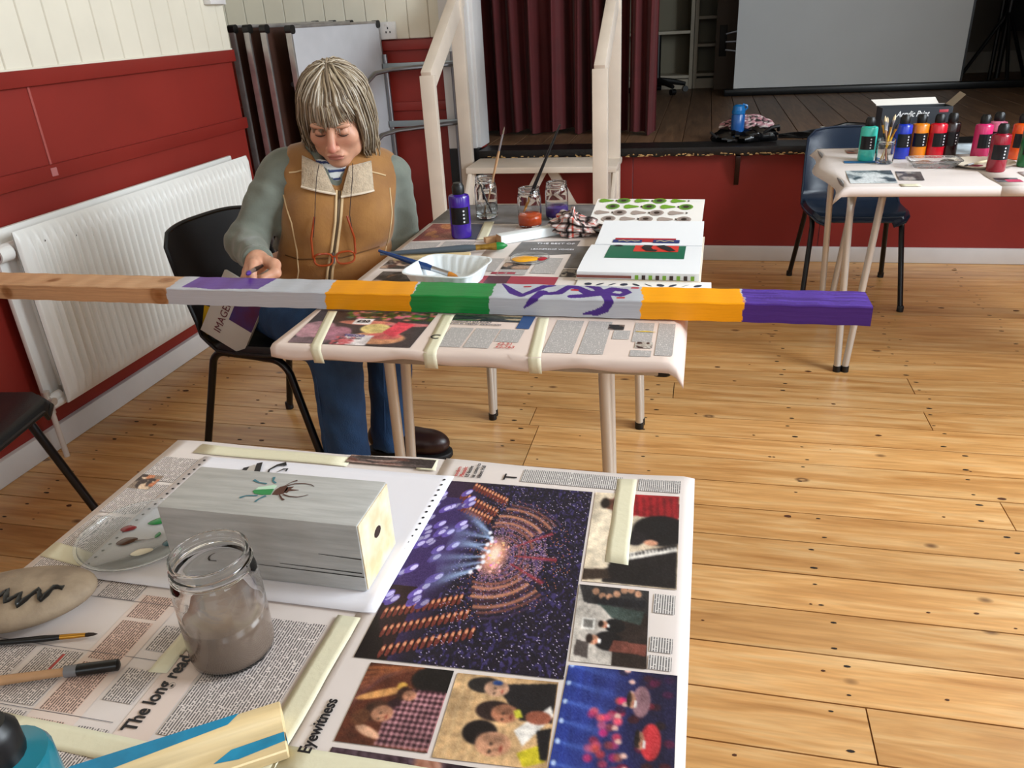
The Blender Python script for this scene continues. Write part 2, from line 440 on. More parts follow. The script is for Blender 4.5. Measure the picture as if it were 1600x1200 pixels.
# nosing with chipped lower edge
def nos(i):
    x = -1.195 + i * 0.03
    return x, 0.006 * math.sin(i * 1.7) + rnd(-.004, .004)
n_ = int((XR + 1.19) / 0.03)
g = G(); pr = []
for i in range(n_ + 1):
    x, d = nos(i)
    pr += [(x, YW - .085, SZ + .002), (x, YW - .088, SZ - .022), (x, YW - .084, SZ - .04 + d * .6), (x, YW - .02, SZ - .045), (x, YW + .11, SZ + .002)]
fs = [(i * 5 + j, i * 5 + (j + 1) % 5, (i + 1) * 5 + (j + 1) % 5, (i + 1) * 5 + j) for i in range(n_) for j in range(5)]
g.add(pr, fs); sb(g, 'nosing', mat('chipped_black_edge', '#0f0b0a', 0.45, bump=.5, bscale=40))
g = G()
for i in range(150):
    x = rnd(-1.15, 1.2); w = rnd(.006, .03); h = rnd(.003, .008); z = SZ - .034 + rnd(-.007, .004)
    g.add([(x, YW - .0895, z), (x + w, YW - .0895, z + rnd(-.002, .002)), (x + w * .8, YW - .0893, z + h), (x + w * .2, YW - .0893, z + h * rnd(.6, 1.2))], [(0, 1, 2, 3)])
sb(g, 'paint_chip', mat('bare_wood_chip', '#a98555', 0.7, var=0.5, scale=60), smooth=False)['kind'] = 'stuff'
g = G().prism([(0, 0), (0.0, -0.155), (0.018, -0.155), (.065, -.02), (.065, 0)], -0.012, 0.012)
br = sb(g, 'bracket', mat('bracket_brown', '#240c08', 0.4), bevel=0.002); br.rotation_euler = (PI / 2, 0, -PI / 2); br.location = (0.18, YW - .02, SZ - .045)
m_sfl = wood_floor_mat('stage_boards', '#6a4d36', '#523a28', '#7d5f45', knots=False, rough=0.5, along='Y')
sb(G().box(-2.59, YW + .125, SZ - .06, XS - .01, YS - .005, SZ - .02), 'subfloor', m_gap)
x = -2.59; i = 0
while x < XS - 0.16:
    w = 0.155
    o = G().box(-w / 2 + .0018, -(YS - YW - .13) / 2, -.02, w / 2 - .0018, (YS - YW - .13) / 2, 0).build('stage_board', m_sfl, stage, bevel=0.0015, seg=1)
    o.location = (x + w / 2, (YS - YW + .125) / 2, SZ)
    x += w
struct(G().box(-1.2, YW - .04, 0, XR, YW - .015, 0.08).build('baseboard_stage', m_white, bevel=0.006))
m_sw = mat('stage_wall_grey', '#6f675c', 0.8, var=0.05, scale=2)
struct(G().box(-2.7, YS, 0, XS + .1, YS + .1, ZC).build('wall_stage_back', m_sw, smooth=False))
struct(G().box(-2.7, YW + .12, 0, -2.6, YS, ZC).build('wall_stage_left', m_sw, smooth=False))
struct(G().box(XS, YW + .1, 0, XS + .1, YS, ZC).build('wall_stage_right', m_sw, smooth=False))
struct(G().box(-2.7, YW, ZC, XS + .1, YS + .1, ZC + .1).build('ceiling_stage', m_sw, smooth=False))
struct(G().box(-1.2, YW, 2.35, XR, YW + .1, ZC).build('wall_proscenium', m_cream, smooth=False))
struct(G().box(XR, YW, 0, XS + .1, YW + .1, ZC).build('wall_proscenium_right', m_cream, smooth=False))
sk = struct(G().box(0.1, YS - .03, SZ, XS, YS, SZ + .17).build('baseboard_stage_back', mat('dull_skirting', '#8d8579', 0.6), bevel=0.004))

# ---- curtains
def curtain(label, x0, x1, y, z0, z1, folds, amp, seed, tuck=0.0):
    rs = np.random.RandomState(seed); ph = rs.uniform(0, 6, 6); nu = folds * 14
    def fn(u, v):
        t = u * folds
        fold = math.sin(t * 2 * PI + ph[0] + 0.9 * math.sin(t * 1.3 + ph[1])) + 0.35 * math.sin(t * 4.1 * PI + ph[2])
        zz = z1 + (z0 - z1) * v
        a = amp * (0.75 + 0.25 * v) * (1 + 0.25 * math.sin(t * .8 + ph[3]))
        return (x0 + (x1 - x0) * u + 0.012 * math.sin(t * 5 + v * 2) + tuck * v * u, y + a * fold + 0.01 * math.sin(v * 5 + t), zz + (0.012 * math.sin(t * 3.1) if v > 0.98 else 0))
    g = G().grid(fn, nu, 24)
    n = len(g.v); g.v += [(a, b + 0.006, c) for a, b, c in g.v]; g.f += [tuple(reversed([n + i for i in f])) for f in g.f]
    return tag(g.build('stage_curtain', m_curtain, ang=180), label, 'curtain', 'stage curtains')
curtain('wide deep-folded dark red stage curtain behind the cream steps', -1.36, -0.42, 4.84, SZ + .016, 2.6, 8, 0.065, 3)
curtain('bright crumpled edge panel of red curtain beside the open stage', -0.43, -0.235, 4.70, SZ + .016, 2.6, 2, 0.04, 5, tuck=-.03)

# ---- steps up to the stage
st = thing('stage_steps', 'cream painted wooden steps with two handrails up to the stage', 'steps', (-0.86, 3.9, 0))
def sp(g, name, m=m_stair, bevel=0.004):
    o = g.build(name, m, st, bevel=bevel); o.matrix_parent_inverse = Matrix.Translation((.86, -3.9, 0)); return o
YP = 3.66; YQ = 4.19
for xc in (-1.253, -0.455):
    sp(G().box(xc - .034, YP - .02, 0, xc + .034, YP + .02, 1.045), 'post')
    sp(G().box(xc + .004 - .034, YQ - .02, 0, xc + .038, YQ + .02, 1.7), 'post')
    sp(G().bar((xc, YP + .0, 1.02), (xc + .004, YQ + .06, 1.38), 0.05, 0.095), 'handrail')
for z, ya, yb in ((0.2, 3.45, 3.7), (0.39, 3.69, 3.95), (0.575, 3.94, 4.225)):
    sp(G().box(-1.19 if z > .5 else -1.22, ya, z - .032, -0.41 if z > .5 else -.49, yb, z), 'tread', bevel=0.008)
for xc in (-1.17, -.42):
    sp(G().box(xc - .02, 3.96, 0, xc + .02, 4.0, 0.545), 'stringer')
    sp(G().bar((xc, 3.47, 0.0), (xc, 4.0, 0.53), 0.02, 0.1), 'stringer')
sp(G().bar((-0.80, 4.03, .545), (-1.10, 4.03, .03), 0.05, 0.022, up=(0, 1, 0)), 'brace')
sp(G().bar((-0.76, 4.05, .545), (-0.47, 4.05, .03), 0.05, 0.022, up=(0, 1, 0)), 'brace')

# ---- things on and behind the stage
sc = thing('projection_screen', 'large pale free-standing projection screen at the back of the stage', 'screen', (1.0, 6.7, SZ))
G().box(-0.79, -.005, 0.055, 0.815, .0, 1.95).build('screen_cloth', mat('matt_screen_white', '#c9c9c7', 0.7, var=0.03, scale=1.5), sc, smooth=False)
G().box(-0.86, -.03, 0.0, 1.5, .04, 0.05).build('base_case', mat('screen_case_black', '#08090b', 0.3), sc, bevel=0.01)
G().box(0.815, -.004, 0.055, 0.83, .004, 1.95).build('border', m_black, sc, smooth=False)
G().box(-0.83, -.01, 1.95, 0.85, .03, 2.0).build('top_bar', m_black, sc, bevel=0.006)
G().box(0.0, .01, 0.03, 0.04, .04, 1.95).build('strut', m_black, sc, bevel=0.004)
m_shelf = mat('shelf_cream', '#b5ab98', 0.6, var=0.05, scale=4)
def shelf_unit(label, x0, x1, y, zs, h):
    t = thing('shelf_unit', label, 'shelves', ((x0 + x1) / 2, y, SZ), group='stage shelving')
    w = (x1 - x0) / 2
    for s in (-1, 1): G().box(s * w - .015, 0, 0, s * w + .015, .3, h).build('upright', m_shelf, t, bevel=.002)
    G().box(-w, .29, 0, w, .3, h).build('back_panel', mat('shelf_back_olive', '#857f6c', 0.7), t)
    for z in zs: G().box(-w + .015, 0, z - .012, w - .015, .29, z + .012).build('shelf', m_shelf, t, bevel=.002)
    G().box(-w + .015, .01, 0, w - .015, .03, .08).build('kick_board', m_shelf, t)
shelf_unit('cream shelf unit beside the curtain edge on stage', -0.75, -0.135, 7.4, (.1, .455, .8, 1.2), 1.6)
shelf_unit('narrow brownish shelf unit between cream shelves and the door panel', -0.1, 0.20, 7.42, (.11, .345, .56, .9, 1.3), 1.6)
dr = thing('door_panel', 'dark loose door panel with metal hinges leaning behind the screen', 'door', (0.28, 7.25, SZ))
G().box(-.22, 0, 0, .22, .04, 1.7).build('panel', mat('door_brown_grey', '#6b5b4c', 0.6), dr, bevel=.006)
G().box(-.19, -.012, .26, -.13, 0, .50).build('hinge_plate', mat('dark_iron', '#2a2622', .5, metal=.6), dr, bevel=.003)
for k, (z, dz) in enumerate(((.43, .04), (.37, 0), (.31, -.03))):
    G().bar((-.14, -.012, z), (.06, -.012, z + dz), 0.012, 0.014).build('hinge_arm', m_steel, dr, bevel=.002)
cb = thing('castor_base', 'black castor base of a stage chair beside the shelves', 'castor base', (-0.40, 7.08, SZ))
for k in range(5):
    a = k * 2 * PI / 5 + .3
    G().tube([(0, 0, .1), (.12 * math.cos(a), .12 * math.sin(a), .09), (.24 * math.cos(a), .24 * math.sin(a), .065)], [.03, .024, .016], 8).build('arm', m_black, cb)
    G().lathe([(.0, -.02), (.024, -.02), (.024, .02), (0, .02)], 10).build('castor', m_black, cb, loc=(.24 * math.cos(a), .24 * math.sin(a), .026), rot=(PI / 2, 0, a))
G().tube([(0, 0, .08), (0, 0, .45)], .025, 10).build('column', m_black, cb)
ts = thing('tripod_stand', 'tall black tripod stand right of the projection screen', 'stand', (2.21, 7.2, SZ))
G().tube([(0, 0, 0.02), (0, 0, 1.6)], .022, 10).build('pole', m_black, ts)
for k in range(3):
    a = k * 2 * PI / 3 + .5
    G().tube([(0, 0, .5), (.27 * math.cos(a), .27 * math.sin(a), .014)], .014, 8).build('leg', m_black, ts)
tc_ = thing('black_drape', 'black cloth hanging at the dark right side of the stage', 'drape', (2.75, 7.3, SZ))
G().grid(lambda u, v: (-.55 + 1.1 * u, .05 * math.sin(u * 26), 1.9 * (1 - v) + .35), 60, 6).build('cloth', mat('black_drape_cloth', '#0b0a0b', .9), tc_, ang=180)
G().tube([(-.58, 0, 2.25), (.58, 0, 2.25)], .015, 8).build('rail', m_black, tc_)
G().tube([(-.56, 0, 0), (-.56, 0, 2.25)], .015, 8).build('upright', m_black, tc_)
G().tube([(.56, 0, 0), (.56, 0, 2.25)], .015, 8).build('upright', m_black, tc_)

# water bottle, bag and scarf on the stage edge
def blob(rx, ry, rz, seed, n=20, amp=.12, freq=3.0, flat=True):
    rs = np.random.RandomState(seed); ph = rs.uniform(0, 6.28, 9)
    def fn(u, v):
        a = u * 2 * PI; b = (v - .5) * PI
        d = 1 + amp * (math.sin(freq * a + ph[0]) * math.cos(2 * b + ph[1]) + .6 * math.sin(freq * 2 * a + ph[2] + 3 * b) + .5 * math.sin(5 * b + ph[3] + freq * 1.5 * a))
        z = rz * math.sin(b) * d
        return (rx * math.cos(a) * math.cos(b) * d, ry * math.sin(a) * math.cos(b) * d, max(z, -rz * .55) + rz * .55 if flat else z)
    return G().grid(fn, n * 2, n)
bag = thing('black_bag', 'shiny black crumpled bag on the stage edge under the scarf', 'bag', (0.21, 4.42, SZ + .004))
blob(.155, .08, .045, 4, amp=.16, freq=5).build('body', mat('black_shiny_vinyl', '#08080a', .2, bump=.4, bscale=30), bag)
G().tube([(.08, -.03, .03), (.13, -.05, .07), (.165, -.04, .075), (.17, 0, .05)], .009, 8).build('strap', m_dark, bag)
G().tube([(-.15, -.03, .03), (-.17, -.05, .05), (-.14, -.06, .025)], .007, 8).build('strap', m_dark, bag)
sca = blob(.12, .06, .05, 9, n=26, amp=.13, freq=6)
cc = np.array([lin('#b07f86') if (math.sin(p[0] * 190 + 30 * p[2]) + math.sin(p[1] * 150 + p[2] * 170)) > .15 else (lin('#1d1316') if random.random() < .7 else lin('#d8c8c4')) for p in sca.v])
tag(sca.build('patterned_scarf', mat('scarf_print', '#888888', .8, attr='Col'), loc=(.22, 4.46, SZ + .045), col=cc), 'pink and black patterned scarf heaped on the black bag', 'scarf')
wbt = thing('water_bottle', 'blue drinking bottle with flip lid on the stage edge', 'water bottle', (0.172, 4.395, SZ + .03))
G().lathe([(.0, 0), (.032, 0), (.034, .006), (.034, .105), (.03, .112), (.0, .112)], 20).build('body', mat('blue_bottle', '#0f4f92', .3, coat=.3), wbt)
G().lathe([(.03, .112), (.034, .114), (.034, .128), (.0315, .13), (.029, .15), (.016, .158), (0, .158)], 20).build('lid', mat('blue_lid', '#14629f', .25), wbt)
G().tube([(.03, 0, .13), (.042, 0, .14), (.04, 0, .152), (.018, 0, .158)], .006, 8).build('lid_loop', mat('blue_lid', '#14629f', .25), wbt)
jk = thing('black_jacket', 'flat black jacket lying on the stage behind the right chair', 'jacket', (0.66, 4.52, SZ + .003))
g = G().slab(lambda u, v: (-.27 + .6 * u, -.09 * (1 - .7 * (1 - u) ** 2) + .24 * v * (.25 + .75 * u), .006 + .03 * math.sin(PI * u) * math.sin(PI * v) + .008 * math.sin(17 * u + 5 * v) ** 2), 30, 14, .006)
g.build('body', mat('black_leather', '#0a090a', .3, bump=.5, bscale=25), jk)
G().tube([(.0, .0, .04), (.07, .02, .055), (.15, .02, .05), (.2, .0, .035)], .012, 8).build('strap', mat('black_leather', '#0a090a', .3), jk)
G().lathe([(0, 0), (.012, 0), (.012, .004), (0, .005)], 12).build('buckle', m_chrome, jk, loc=(-.05, 0.02, .042))

# ---- radiator on the left wall
rad = thing('radiator', 'white ribbed double panel radiator on the red wall', 'radiator', (XL + .09, 2.58, 0.19))
RX0, RX1 = -2.0, -2.075
def rp(g, name, m=m_enamel, **k):
    o = g.build(name, m, rad, **k); o.matrix_parent_inverse = Matrix.Translation((-(XL + .09), -2.58, -.19)); return o
def panel(x, y0, y1, z0, z1, front):
    nr = 40
    def fn(u, v):
        y = y0 + (y1 - y0) * u; z = z0 + (z1 - z0) * v
        m = min(1, max(0, min(u, 1 - u) * (y1 - y0) / .035 - .4)); mz = min(1, max(0, (min(v, 1 - v) * (z1 - z0) - .035) / .02))
        rib = max(0, math.sin(u * nr * 2 * PI)) ** 0.7
        edge = min(1, min(u, 1 - u) * (y1 - y0) / .008, min(v, 1 - v) * (z1 - z0) / .008)
        return (x - .012 * (1 - edge ** .5) + (0.013 * rib * m * mz) * front, y, z)
    g = G().grid(fn, nr * 8, 26)
    n = len(g.v); g.v += [(x - .016, b, c) for a, b, c in g.v]; g.f += [tuple(reversed([n + i for i in f])) for f in g.f]
    return g
rp(panel(RX0, 1.905, 3.255, .19, .765, 1), 'front_panel', ang=60)
rp(G().box(RX1 - .018, 1.885, .19, RX1, 3.235, .77), 'back_panel', bevel=.006)
for z in (.745, .225): rp(G().tube([(-2.05, 1.87, z - .03), (-2.05, 3.25, z - .03)], .018, 12), 'header_pipe')
g = G()
for y in np.arange(1.95, 3.22, .033): g.box(RX1, y, .23, RX0 - .02, y + .002, .72)
rp(g, 'convector_fin', smooth=False)['kind'] = 'stuff'
for y in (2.32, 2.82): rp(G().box(RX1 - .03, y, .735, RX0 - .012, y + .05, .745), 'bracket', mat('bracket_grey', '#3b3634', .5), bevel=.003)
rp(G().lathe([(0, 0), (.019, 0), (.019, .03), (.014, .034), (0, .034)], 16), 'bleed_cap', mat('brown_cap', '#5a1a1a', .35), rot=(PI / 2, 0, 0), loc=(-2.048, 1.868, .705))
rp(G().lathe([(.018, 0), (.026, 0), (.026, .05), (.018, .05)], 16, caps=True), 'end_boss', rot=(PI / 2, 0, 0), loc=(-2.048, 1.905, .705))
rp(G().tube([(-2.05, 1.92, .215), (-2.05, 1.87, .215)], .016, 12), 'valve_union')
rp(G().tube([(-2.055, 1.872, .165), (-2.055, 1.872, .245)], [.012, .013], 12), 'valve_body', m_chrome)
rp(G().tube([(-2.03, 1.872, .21), (-2.09, 1.872, .21)], .013, 12), 'valve_body', m_chrome)
rp(G().tube([(-2.055, 1.872, .0), (-2.055, 1.872, .175)], .009, 12), 'pipe', mat('pipe_white', '#cfc6bd', .4))
g = G()
for k in range(16):
    y = rnd(1.92, 2.6); z = .765 - rnd(.045, .09); w = rnd(.002, .006)
    g.add([(RX0 + .0012, y, z), (RX0 + .0012, y + w, z + .001), (RX0 + .0012, y + w * .6, z + w * 1.3)], [(0, 1, 2)])
rp(g, 'paint_chip', mat('chip_dark', '#2a211c', .8), smooth=False)['kind'] = 'stuff'

# ---- fittings on the walls
so = thing('wall_socket', 'white double socket on the cream boards behind the stacked tables', 'socket', (-1.70, YW - .012, 1.235))
G().box(-.07, -.025, -.043, .075, .002, .043).build('plate', m_white, so, bevel=.005)
for x in (-.035, .035):
    for dx, dz in ((0, .012), (-.011, -.008), (.011, -.008)): G().box(x + dx - .003, -.0262, dz - .005, x + dx + .003, -.0245, dz + .005).build('pin_hole', m_black, so)
    G().box(x - .012, -.029, .022, x + .004, -.024, .034).build('rocker', m_white, so, bevel=.002)
sw = thing('switch_box', 'white box with a red label high on the left wall corner', 'switch box', (XL + .011, 3.41, 1.385))
G().box(0, -.075, 0, .035, .035, .12).build('case', m_white, sw, bevel=.005)
G().box(0.0, .04, 0.0, .02, .07, .1).build('label_plate', m_white, sw, bevel=.002)
G().box(0.02, .045, .02, .0215, .065, .08).build('red_label', mat('label_red', '#c0271f', .4), sw)
# ================================================================== FURNITURE
TH = 0.71; TW, TL = 0.76, 1.22
def folding_table(label, loc, rz, ys=(-0.42, 0.486), xs=(-0.235, 0.235), bent=(True, True)):
    t = thing('folding_table', label, 'table', loc, rz, 'folding tables')
    w, l = TW / 2, TL / 2
    G().box(-w + .006, -l + .006, TH - .022, w - .006, l - .006, TH).build('table_top', m_lam, t, bevel=.002)
    for s in (-1, 1):
        G().box(s * w - (.008 if s > 0 else 0), -l + .02, TH - .028, s * w + (.008 if s < 0 else 0), l - .02, TH - .0015).build('edge_strip', m_alu, t, bevel=.002)
        G().box(-w + .02, s * l - (.008 if s > 0 else 0), TH - .028, w - .02, s * l + (.008 if s < 0 else 0), TH - .0015).build('edge_strip', m_alu, t, bevel=.002)
        for s2 in (-1, 1):
            G().prism(rounded(.034, .034, .012), TH - .029, TH - .001).build('corner_cap', m_black, t, loc=(s * (w - .017), s2 * (l - .017), 0))
        G().box(s * .3 - .012, -l + .1, TH - .045, s * .3 + .012, l - .1, TH - .022).build('under_rail', m_under, t, bevel=.003)
    for y in ys:
        d = 1 if y < 0 else -1
        zt = TH - .04
        # bent inverted-U frame
        a = [(xs[0] - .02, y + .02 * d, 0.012)] + [(xs[0] - .006, y, zt - .075)]
        path = [(xs[0] - .022, y + .025 * d, .012), (xs[0] - .004, y, zt - .09)] + arc((xs[0] + .066, y, zt - .07), .07, 180, 90, 6) + arc((xs[1] - .066, y, zt - .07), .07, 90, 0, 6) + [(xs[1] + .004, y, zt - .09), (xs[1] + .022, y + .025 * d, .012)]
        lfr = G().tube(path, .0125, 12).build('leg_frame', m_chrome, t)
        for x, o in ((xs[0], -1), (xs[1], 1)):
            lg = G().tube([(x + o * .020, y + .052 * d, .012), (x - o * .0, y + .1 * d, zt + .01)], .0125, 12).build('leg', m_chrome, t)
            G().lathe([(0, 0), (.0145, 0), (.0145, .022), (.012, .024), (0, .024)], 12).build('foot', m_black, lfr, loc=(x + o * .022, y + .025 * d, 0))
            G().lathe([(0, 0), (.0145, 0), (.0145, .022), (.012, .024), (0, .024)], 12).build('foot', m_black, lg, loc=(x + o * .020, y + .053 * d, 0))
    return t
MT = folding_table('folding table carrying the long painted beam and jars', (-0.415, 1.89, 0), 0)
FT = folding_table('foreground folding table with the grey block and newspapers', (-0.379, 0.285, 0), 0)
RT = folding_table('folding table with paint bottles by the stage', (1.07, 3.12, 0), PI / 2, ys=(-0.44, 0.56), xs=(-0.235, 0.235))

def poly_chair(label, loc, rz, color=m_plastic):
    """moulded shell chair on a tube frame; faces local +x; seat 0.44"""
    t = thing('moulded_chair', label, 'chair', loc, rz, 'moulded plastic chairs')
    prof = [(.225, .425), (.215, .44), (.17, .446), (.08, .438), (-.02, .428), (-.1, .425), (-.15, .433), (-.185, .46), (-.205, .51), (-.222, .58), (-.238, .66), (-.25, .73), (-.258, .775)]
    hw = [.135, .176, .198, .212, .214, .212, .21, .208, .207, .206, .204, .198, .17]
    dish = [.0, .004, .012, .018, .022, .026, .03, .034, .036, .034, .03, .024, .02]
    n = 14
    def pt(i, s):
        x, z = prof[i]; w = hw[i]; e = abs(s) ** 3
        if i <= 5: return (x, w * s, z + dish[i] * e * (1 if i > 1 else .5) - (.022 * max(0, abs(s) - .93) / .07))
        k = min(1, (i - 5) / 3)
        return (x + dish[i] * e * 1.2 * k + .012 * (1 - k) * e, w * s, z + dish[5] * e * (1 - k) - (0.012 * e if i == len(prof) - 1 else 0))
    # refine rows
    rows = []
    for i in range(len(prof) - 1):
        for f in (0, .33, .67):
            rows.append((i, f))
    rows.append((len(prof) - 2, 1.0))
    def fn(u, v):
        i, f = rows[round(v * (len(rows) - 1))]; s = -1 + 2 * u
        a, b = pt(i, s), pt(i + 1, s); return tuple(a[k] + (b[k] - a[k]) * f for k in range(3))
    g = G().grid(fn, n * 2, len(rows) - 1)
    nn = len(g.v); th = .007
    # back skin, offset roughly along the shell normal
    off = []
    for p in g.v:
        x, y, z = p
        k = min(1, max(0, (z - .44) / .05)) if x < -.1 else 0
        off.append((x - th * k, y * 1.0, z - th * (1 - k)))
    g.v += off; g.f = [tuple(reversed(f)) for f in g.f] + [tuple(nn + i for i in f) for f in g.f]
    nu = n * 2; nv = len(rows) - 1
    ring = [i for i in range(nu + 1)] + [j * (nu + 1) + nu for j in range(1, nv + 1)] + [nv * (nu + 1) + i for i in range(nu - 1, -1, -1)] + [j * (nu + 1) for j in range(nv - 1, 0, -1)]
    for a, b in zip(ring, ring[1:] + ring[:1]): g.f.append((a, b, nn + b, nn + a))
    shell = g.build('seat_shell', color, t, ang=50)
    # rolled rim
    rim = [g.v[i] for i in ring]
    G().tube([(p[0], p[1], p[2] - .002) for p in rim], .006, 6, closed=True).build('rim', color, shell)
    for s in (-1, 1):
        y = s * .185; zt = .405
        lf = G().tube([(-.255, y * 1.17, .012), (-.165, y, zt - .06)] + arc((-.10, y, zt - .055), .06, 165, 90, 5) + [(0, y, zt + .006)] + arc((.075, y, zt - .055), .06, 90, 20, 5) + [(.235, y * 1.13, .012)], .0115, 10).build('leg_frame', m_blackmetal, t)
        for x, k in ((-.257, 1.17), (.237, 1.13)):
            G().lathe([(0, 0), (.0145, 0), (.0145, .025), (.012, .028), (0, .028)], 10).build('foot', m_plastic, lf, loc=(x, y * k, 0))
    for x in (-.09, .08):
        G().tube([(x, -.185, .405), (x, .185, .405)], .010, 8).build('cross_bar', m_blackmetal, t)
    return t
WCH = poly_chair('black moulded chair the woman sits on', (-1.232, 2.05, 0), math.radians(-10))
poly_chair('black moulded chair cropped at the left edge below the bare beam end', (-1.80, 1.27, 0), math.radians(12))
poly_chair('dark blue-black moulded chair behind the paint bottle table', (0.68, 3.78, 0), -PI / 2, mat('navy_plastic_shell', '#1d2a3d', .25, bump=.1, bscale=350)).scale = (1, 1, .94)

# ---- folded tables standing on end in the recess, on a trolley
tro = thing('table_trolley', 'low steel trolley with a chrome hoop under the stacked tables', 'trolley', (-2.0, 3.9, 0))
G().box(-.3, -.36, .05, .3, .36, .08).build('deck', m_steel, tro, bevel=.004)
for sx in (-.26, .26):
    for sy in (-.31, .31): G().lathe([(0, -.012), (.025, -.012), (.025, .012), (0, .012)], 14).build('castor', m_black, tro, loc=(sx, sy, .025), rot=(PI / 2, 0, 0))
G().tube([(-.225, -.345, .08), (-.225, -.345, .97), (-.221, -.345, .985), (-.212, -.345, .995), (-.2, -.345, .995), (-.191, -.345, .985), (-.187, -.345, .97), (-.187, -.345, .08)], .009, 10).build('hoop', m_chrome, tro)
def folded(label, xa, ya, ang, top, flip=True):
    """table on its short end; local x = thickness (face +x), y = width, z = length"""
    t = thing('folded_table', label, 'folded table', (xa, ya, .081), ang, 'folded tables stacked on the trolley')
    h = top - .081
    G().box(-.012, .006, 0.006, .010, TW - .006, h - .006).build('table_top', m_under if flip else m_lam, t, bevel=.002)
    G().box(-.016, .01, 0.01, -.012, TW - .01, h - .01).build('underside', m_lam if flip else m_under, t)
    for y in (0, TW - .012): G().box(-.017, y, .03, .013, y + .012, h - .03).build('edge_strip', m_alu, t, bevel=.002)
    for z in (0, h - .012): G().box(-.017, .03, z, .013, TW - .03, z + .012).build('edge_strip', m_alu, t, bevel=.002)
    for y in (.016, TW - .016):
        for z in (.016, h - .016): G().prism(rounded(.038, .038, .014), -.018, .014, Matrix.Rotation(PI / 2, 4, 'Y')).build('corner_cap', m_black, t, loc=(0, y, z))
    for z in (.35, .95):
        k = .028 if flip else -.03
        G().tube([(k, .12, z), (k, .4, z), (k, .64, z)], .0115, 8).build('folded_leg', m_steel, t)
    return t
folded('rearmost folded table standing on end nearest the left wall', -2.135, 3.53, math.radians(-5), 1.30)
folded('second folded table on end, counting from the left wall', -2.055, 3.52, math.radians(-7), 1.297)
folded('third folded table on end, counting from the left wall', -1.965, 3.51, math.radians(-8), 1.293)
folded('front folded table on end showing its grey laminate face', -1.845, 3.52, math.radians(-10), 1.285, False)
rk = thing('chrome_rack', 'chrome tube rack against the red wall behind the woman', 'rack', (-1.50, 4.2, 0))
for z in (1.06, .765):
    G().box(-.2, .04, z - .016, .2, .055, z + .016).build('flat_bar', mat('rack_bar_grey', '#9aa3a6', .35, metal=.7), rk, bevel=.002)
    G().tube([(-.19, -.42, z - .13), (-.15, -.36, z - .06), (-.11, -.3, z - .012), (-.06, -.22, z - .002), (.2, .03, z + .0)], .016, 10, flat=.7).build('bent_tube', m_steel, rk)
for x in (-.19, .19): G().tube([(x, .06, 0.0), (x, .06, 1.12)], .014, 10).build('upright', m_steel, rk)
# ================================================================== PRINTED MATTER
def text_mat(name, paper, ink, pitch=0.0029, dens=0.52):
    m = bpy.data.materials.new(name); m.use_nodes = True
    nt = m.node_tree; N = nt.nodes; L = nt.links; b = N['Principled BSDF']
    uv = N.new('ShaderNodeUVMap'); sp_ = N.new('ShaderNodeSeparateXYZ'); L.new(uv.outputs[0], sp_.inputs[0])
    def math_(op, a, bb=None):
        n = N.new('ShaderNodeMath'); n.operation = op
        for k, v in enumerate((a, bb)):
            if v is None: continue
            if isinstance(v, (int, float)): n.inputs[k].default_value = v
            else: L.new(v, n.inputs[k])
        return n.outputs[0]
    v = math_('DIVIDE', sp_.outputs[1], pitch); row = math_('FLOOR', v); fr = math_('FRACT', v)
    line = math_('LESS_THAN', math_('ABSOLUTE', math_('SUBTRACT', fr, 0.5)), 0.27)
    cb_ = N.new('ShaderNodeCombineXYZ'); L.new(math_('MULTIPLY', sp_.outputs[0], 520.0), cb_.inputs[0]); L.new(math_('MULTIPLY', row, 7.3), cb_.inputs[1])
    nz = N.new('ShaderNodeTexNoise'); nz.inputs['Scale'].default_value = 1.0; nz.inputs['Detail'].default_value = 1; L.new(cb_.outputs[0], nz.inputs[0])
    wd = math_('GREATER_THAN', nz.outputs[0], 1 - dens - 0.08)
    k = math_('MULTIPLY', math_('MULTIPLY', line, wd), 0.85)
    mx = N.new('ShaderNodeMix'); mx.data_type = 'RGBA'
    L.new(k, mx.inputs[0]); mx.inputs[6].default_value = (*lin(paper), 1); mx.inputs[7].default_value = (*lin(ink), 1)
    L.new(mx.outputs[2], b.inputs['Base Color']); b.inputs['Roughness'].default_value = 0.6
    MATS[name] = m; return m
m_txt = text_mat('newspaper_text', '#ddd2cd', '#3a3436')
m_txtp = text_mat('newspaper_text_pink', '#dfbfb0', '#4a3a38')
m_txtf = text_mat('newspaper_small_text', '#d8d2cf', '#4a4648', pitch=0.0026, dens=0.55)

def quad(parent, name, m, corners, zf, lift=0.0004, n=6, uv=None):
    """print lying on a sheet; corners = 4 (x, y) in order, origin first, u along 0>1, v along 0>3"""
    A, B, C_, D = [Vector((c[0], c[1])) for c in corners]
    def fn(u, v):
        p = (A * (1 - u) + B * u) * (1 - v) + (D * (1 - u) + C_ * u) * v
        return (p.x, p.y, zf(p.x, p.y) + lift)
    g = G().grid(fn, n, n); o = g.build(name, m, None, ang=180)
    me = o.data; lay = me.uv_layers.new(name='UVMap'); lu = (B - A).length; lv = (D - A).length
    for lp in me.loops:
        i = lp.vertex_index; lay.data[lp.index].uv = ((i % (n + 1)) / n * lu, (i // (n + 1)) / n * lv)
    if parent:
        o.parent = parent; o.matrix_parent_inverse = parent.matrix_basis.inverted()
    return o
def rect(x0, y0, x1, y1, rd=0):
    """rd 0: reading +x, lines stacked towards -y; rd 90: reading +y, lines stacked towards +x"""
    return [(x0, y1), (x1, y1), (x1, y0), (x0, y0)] if rd == 0 else [(x0, y0), (x0, y1), (x1, y1), (x1, y0)]
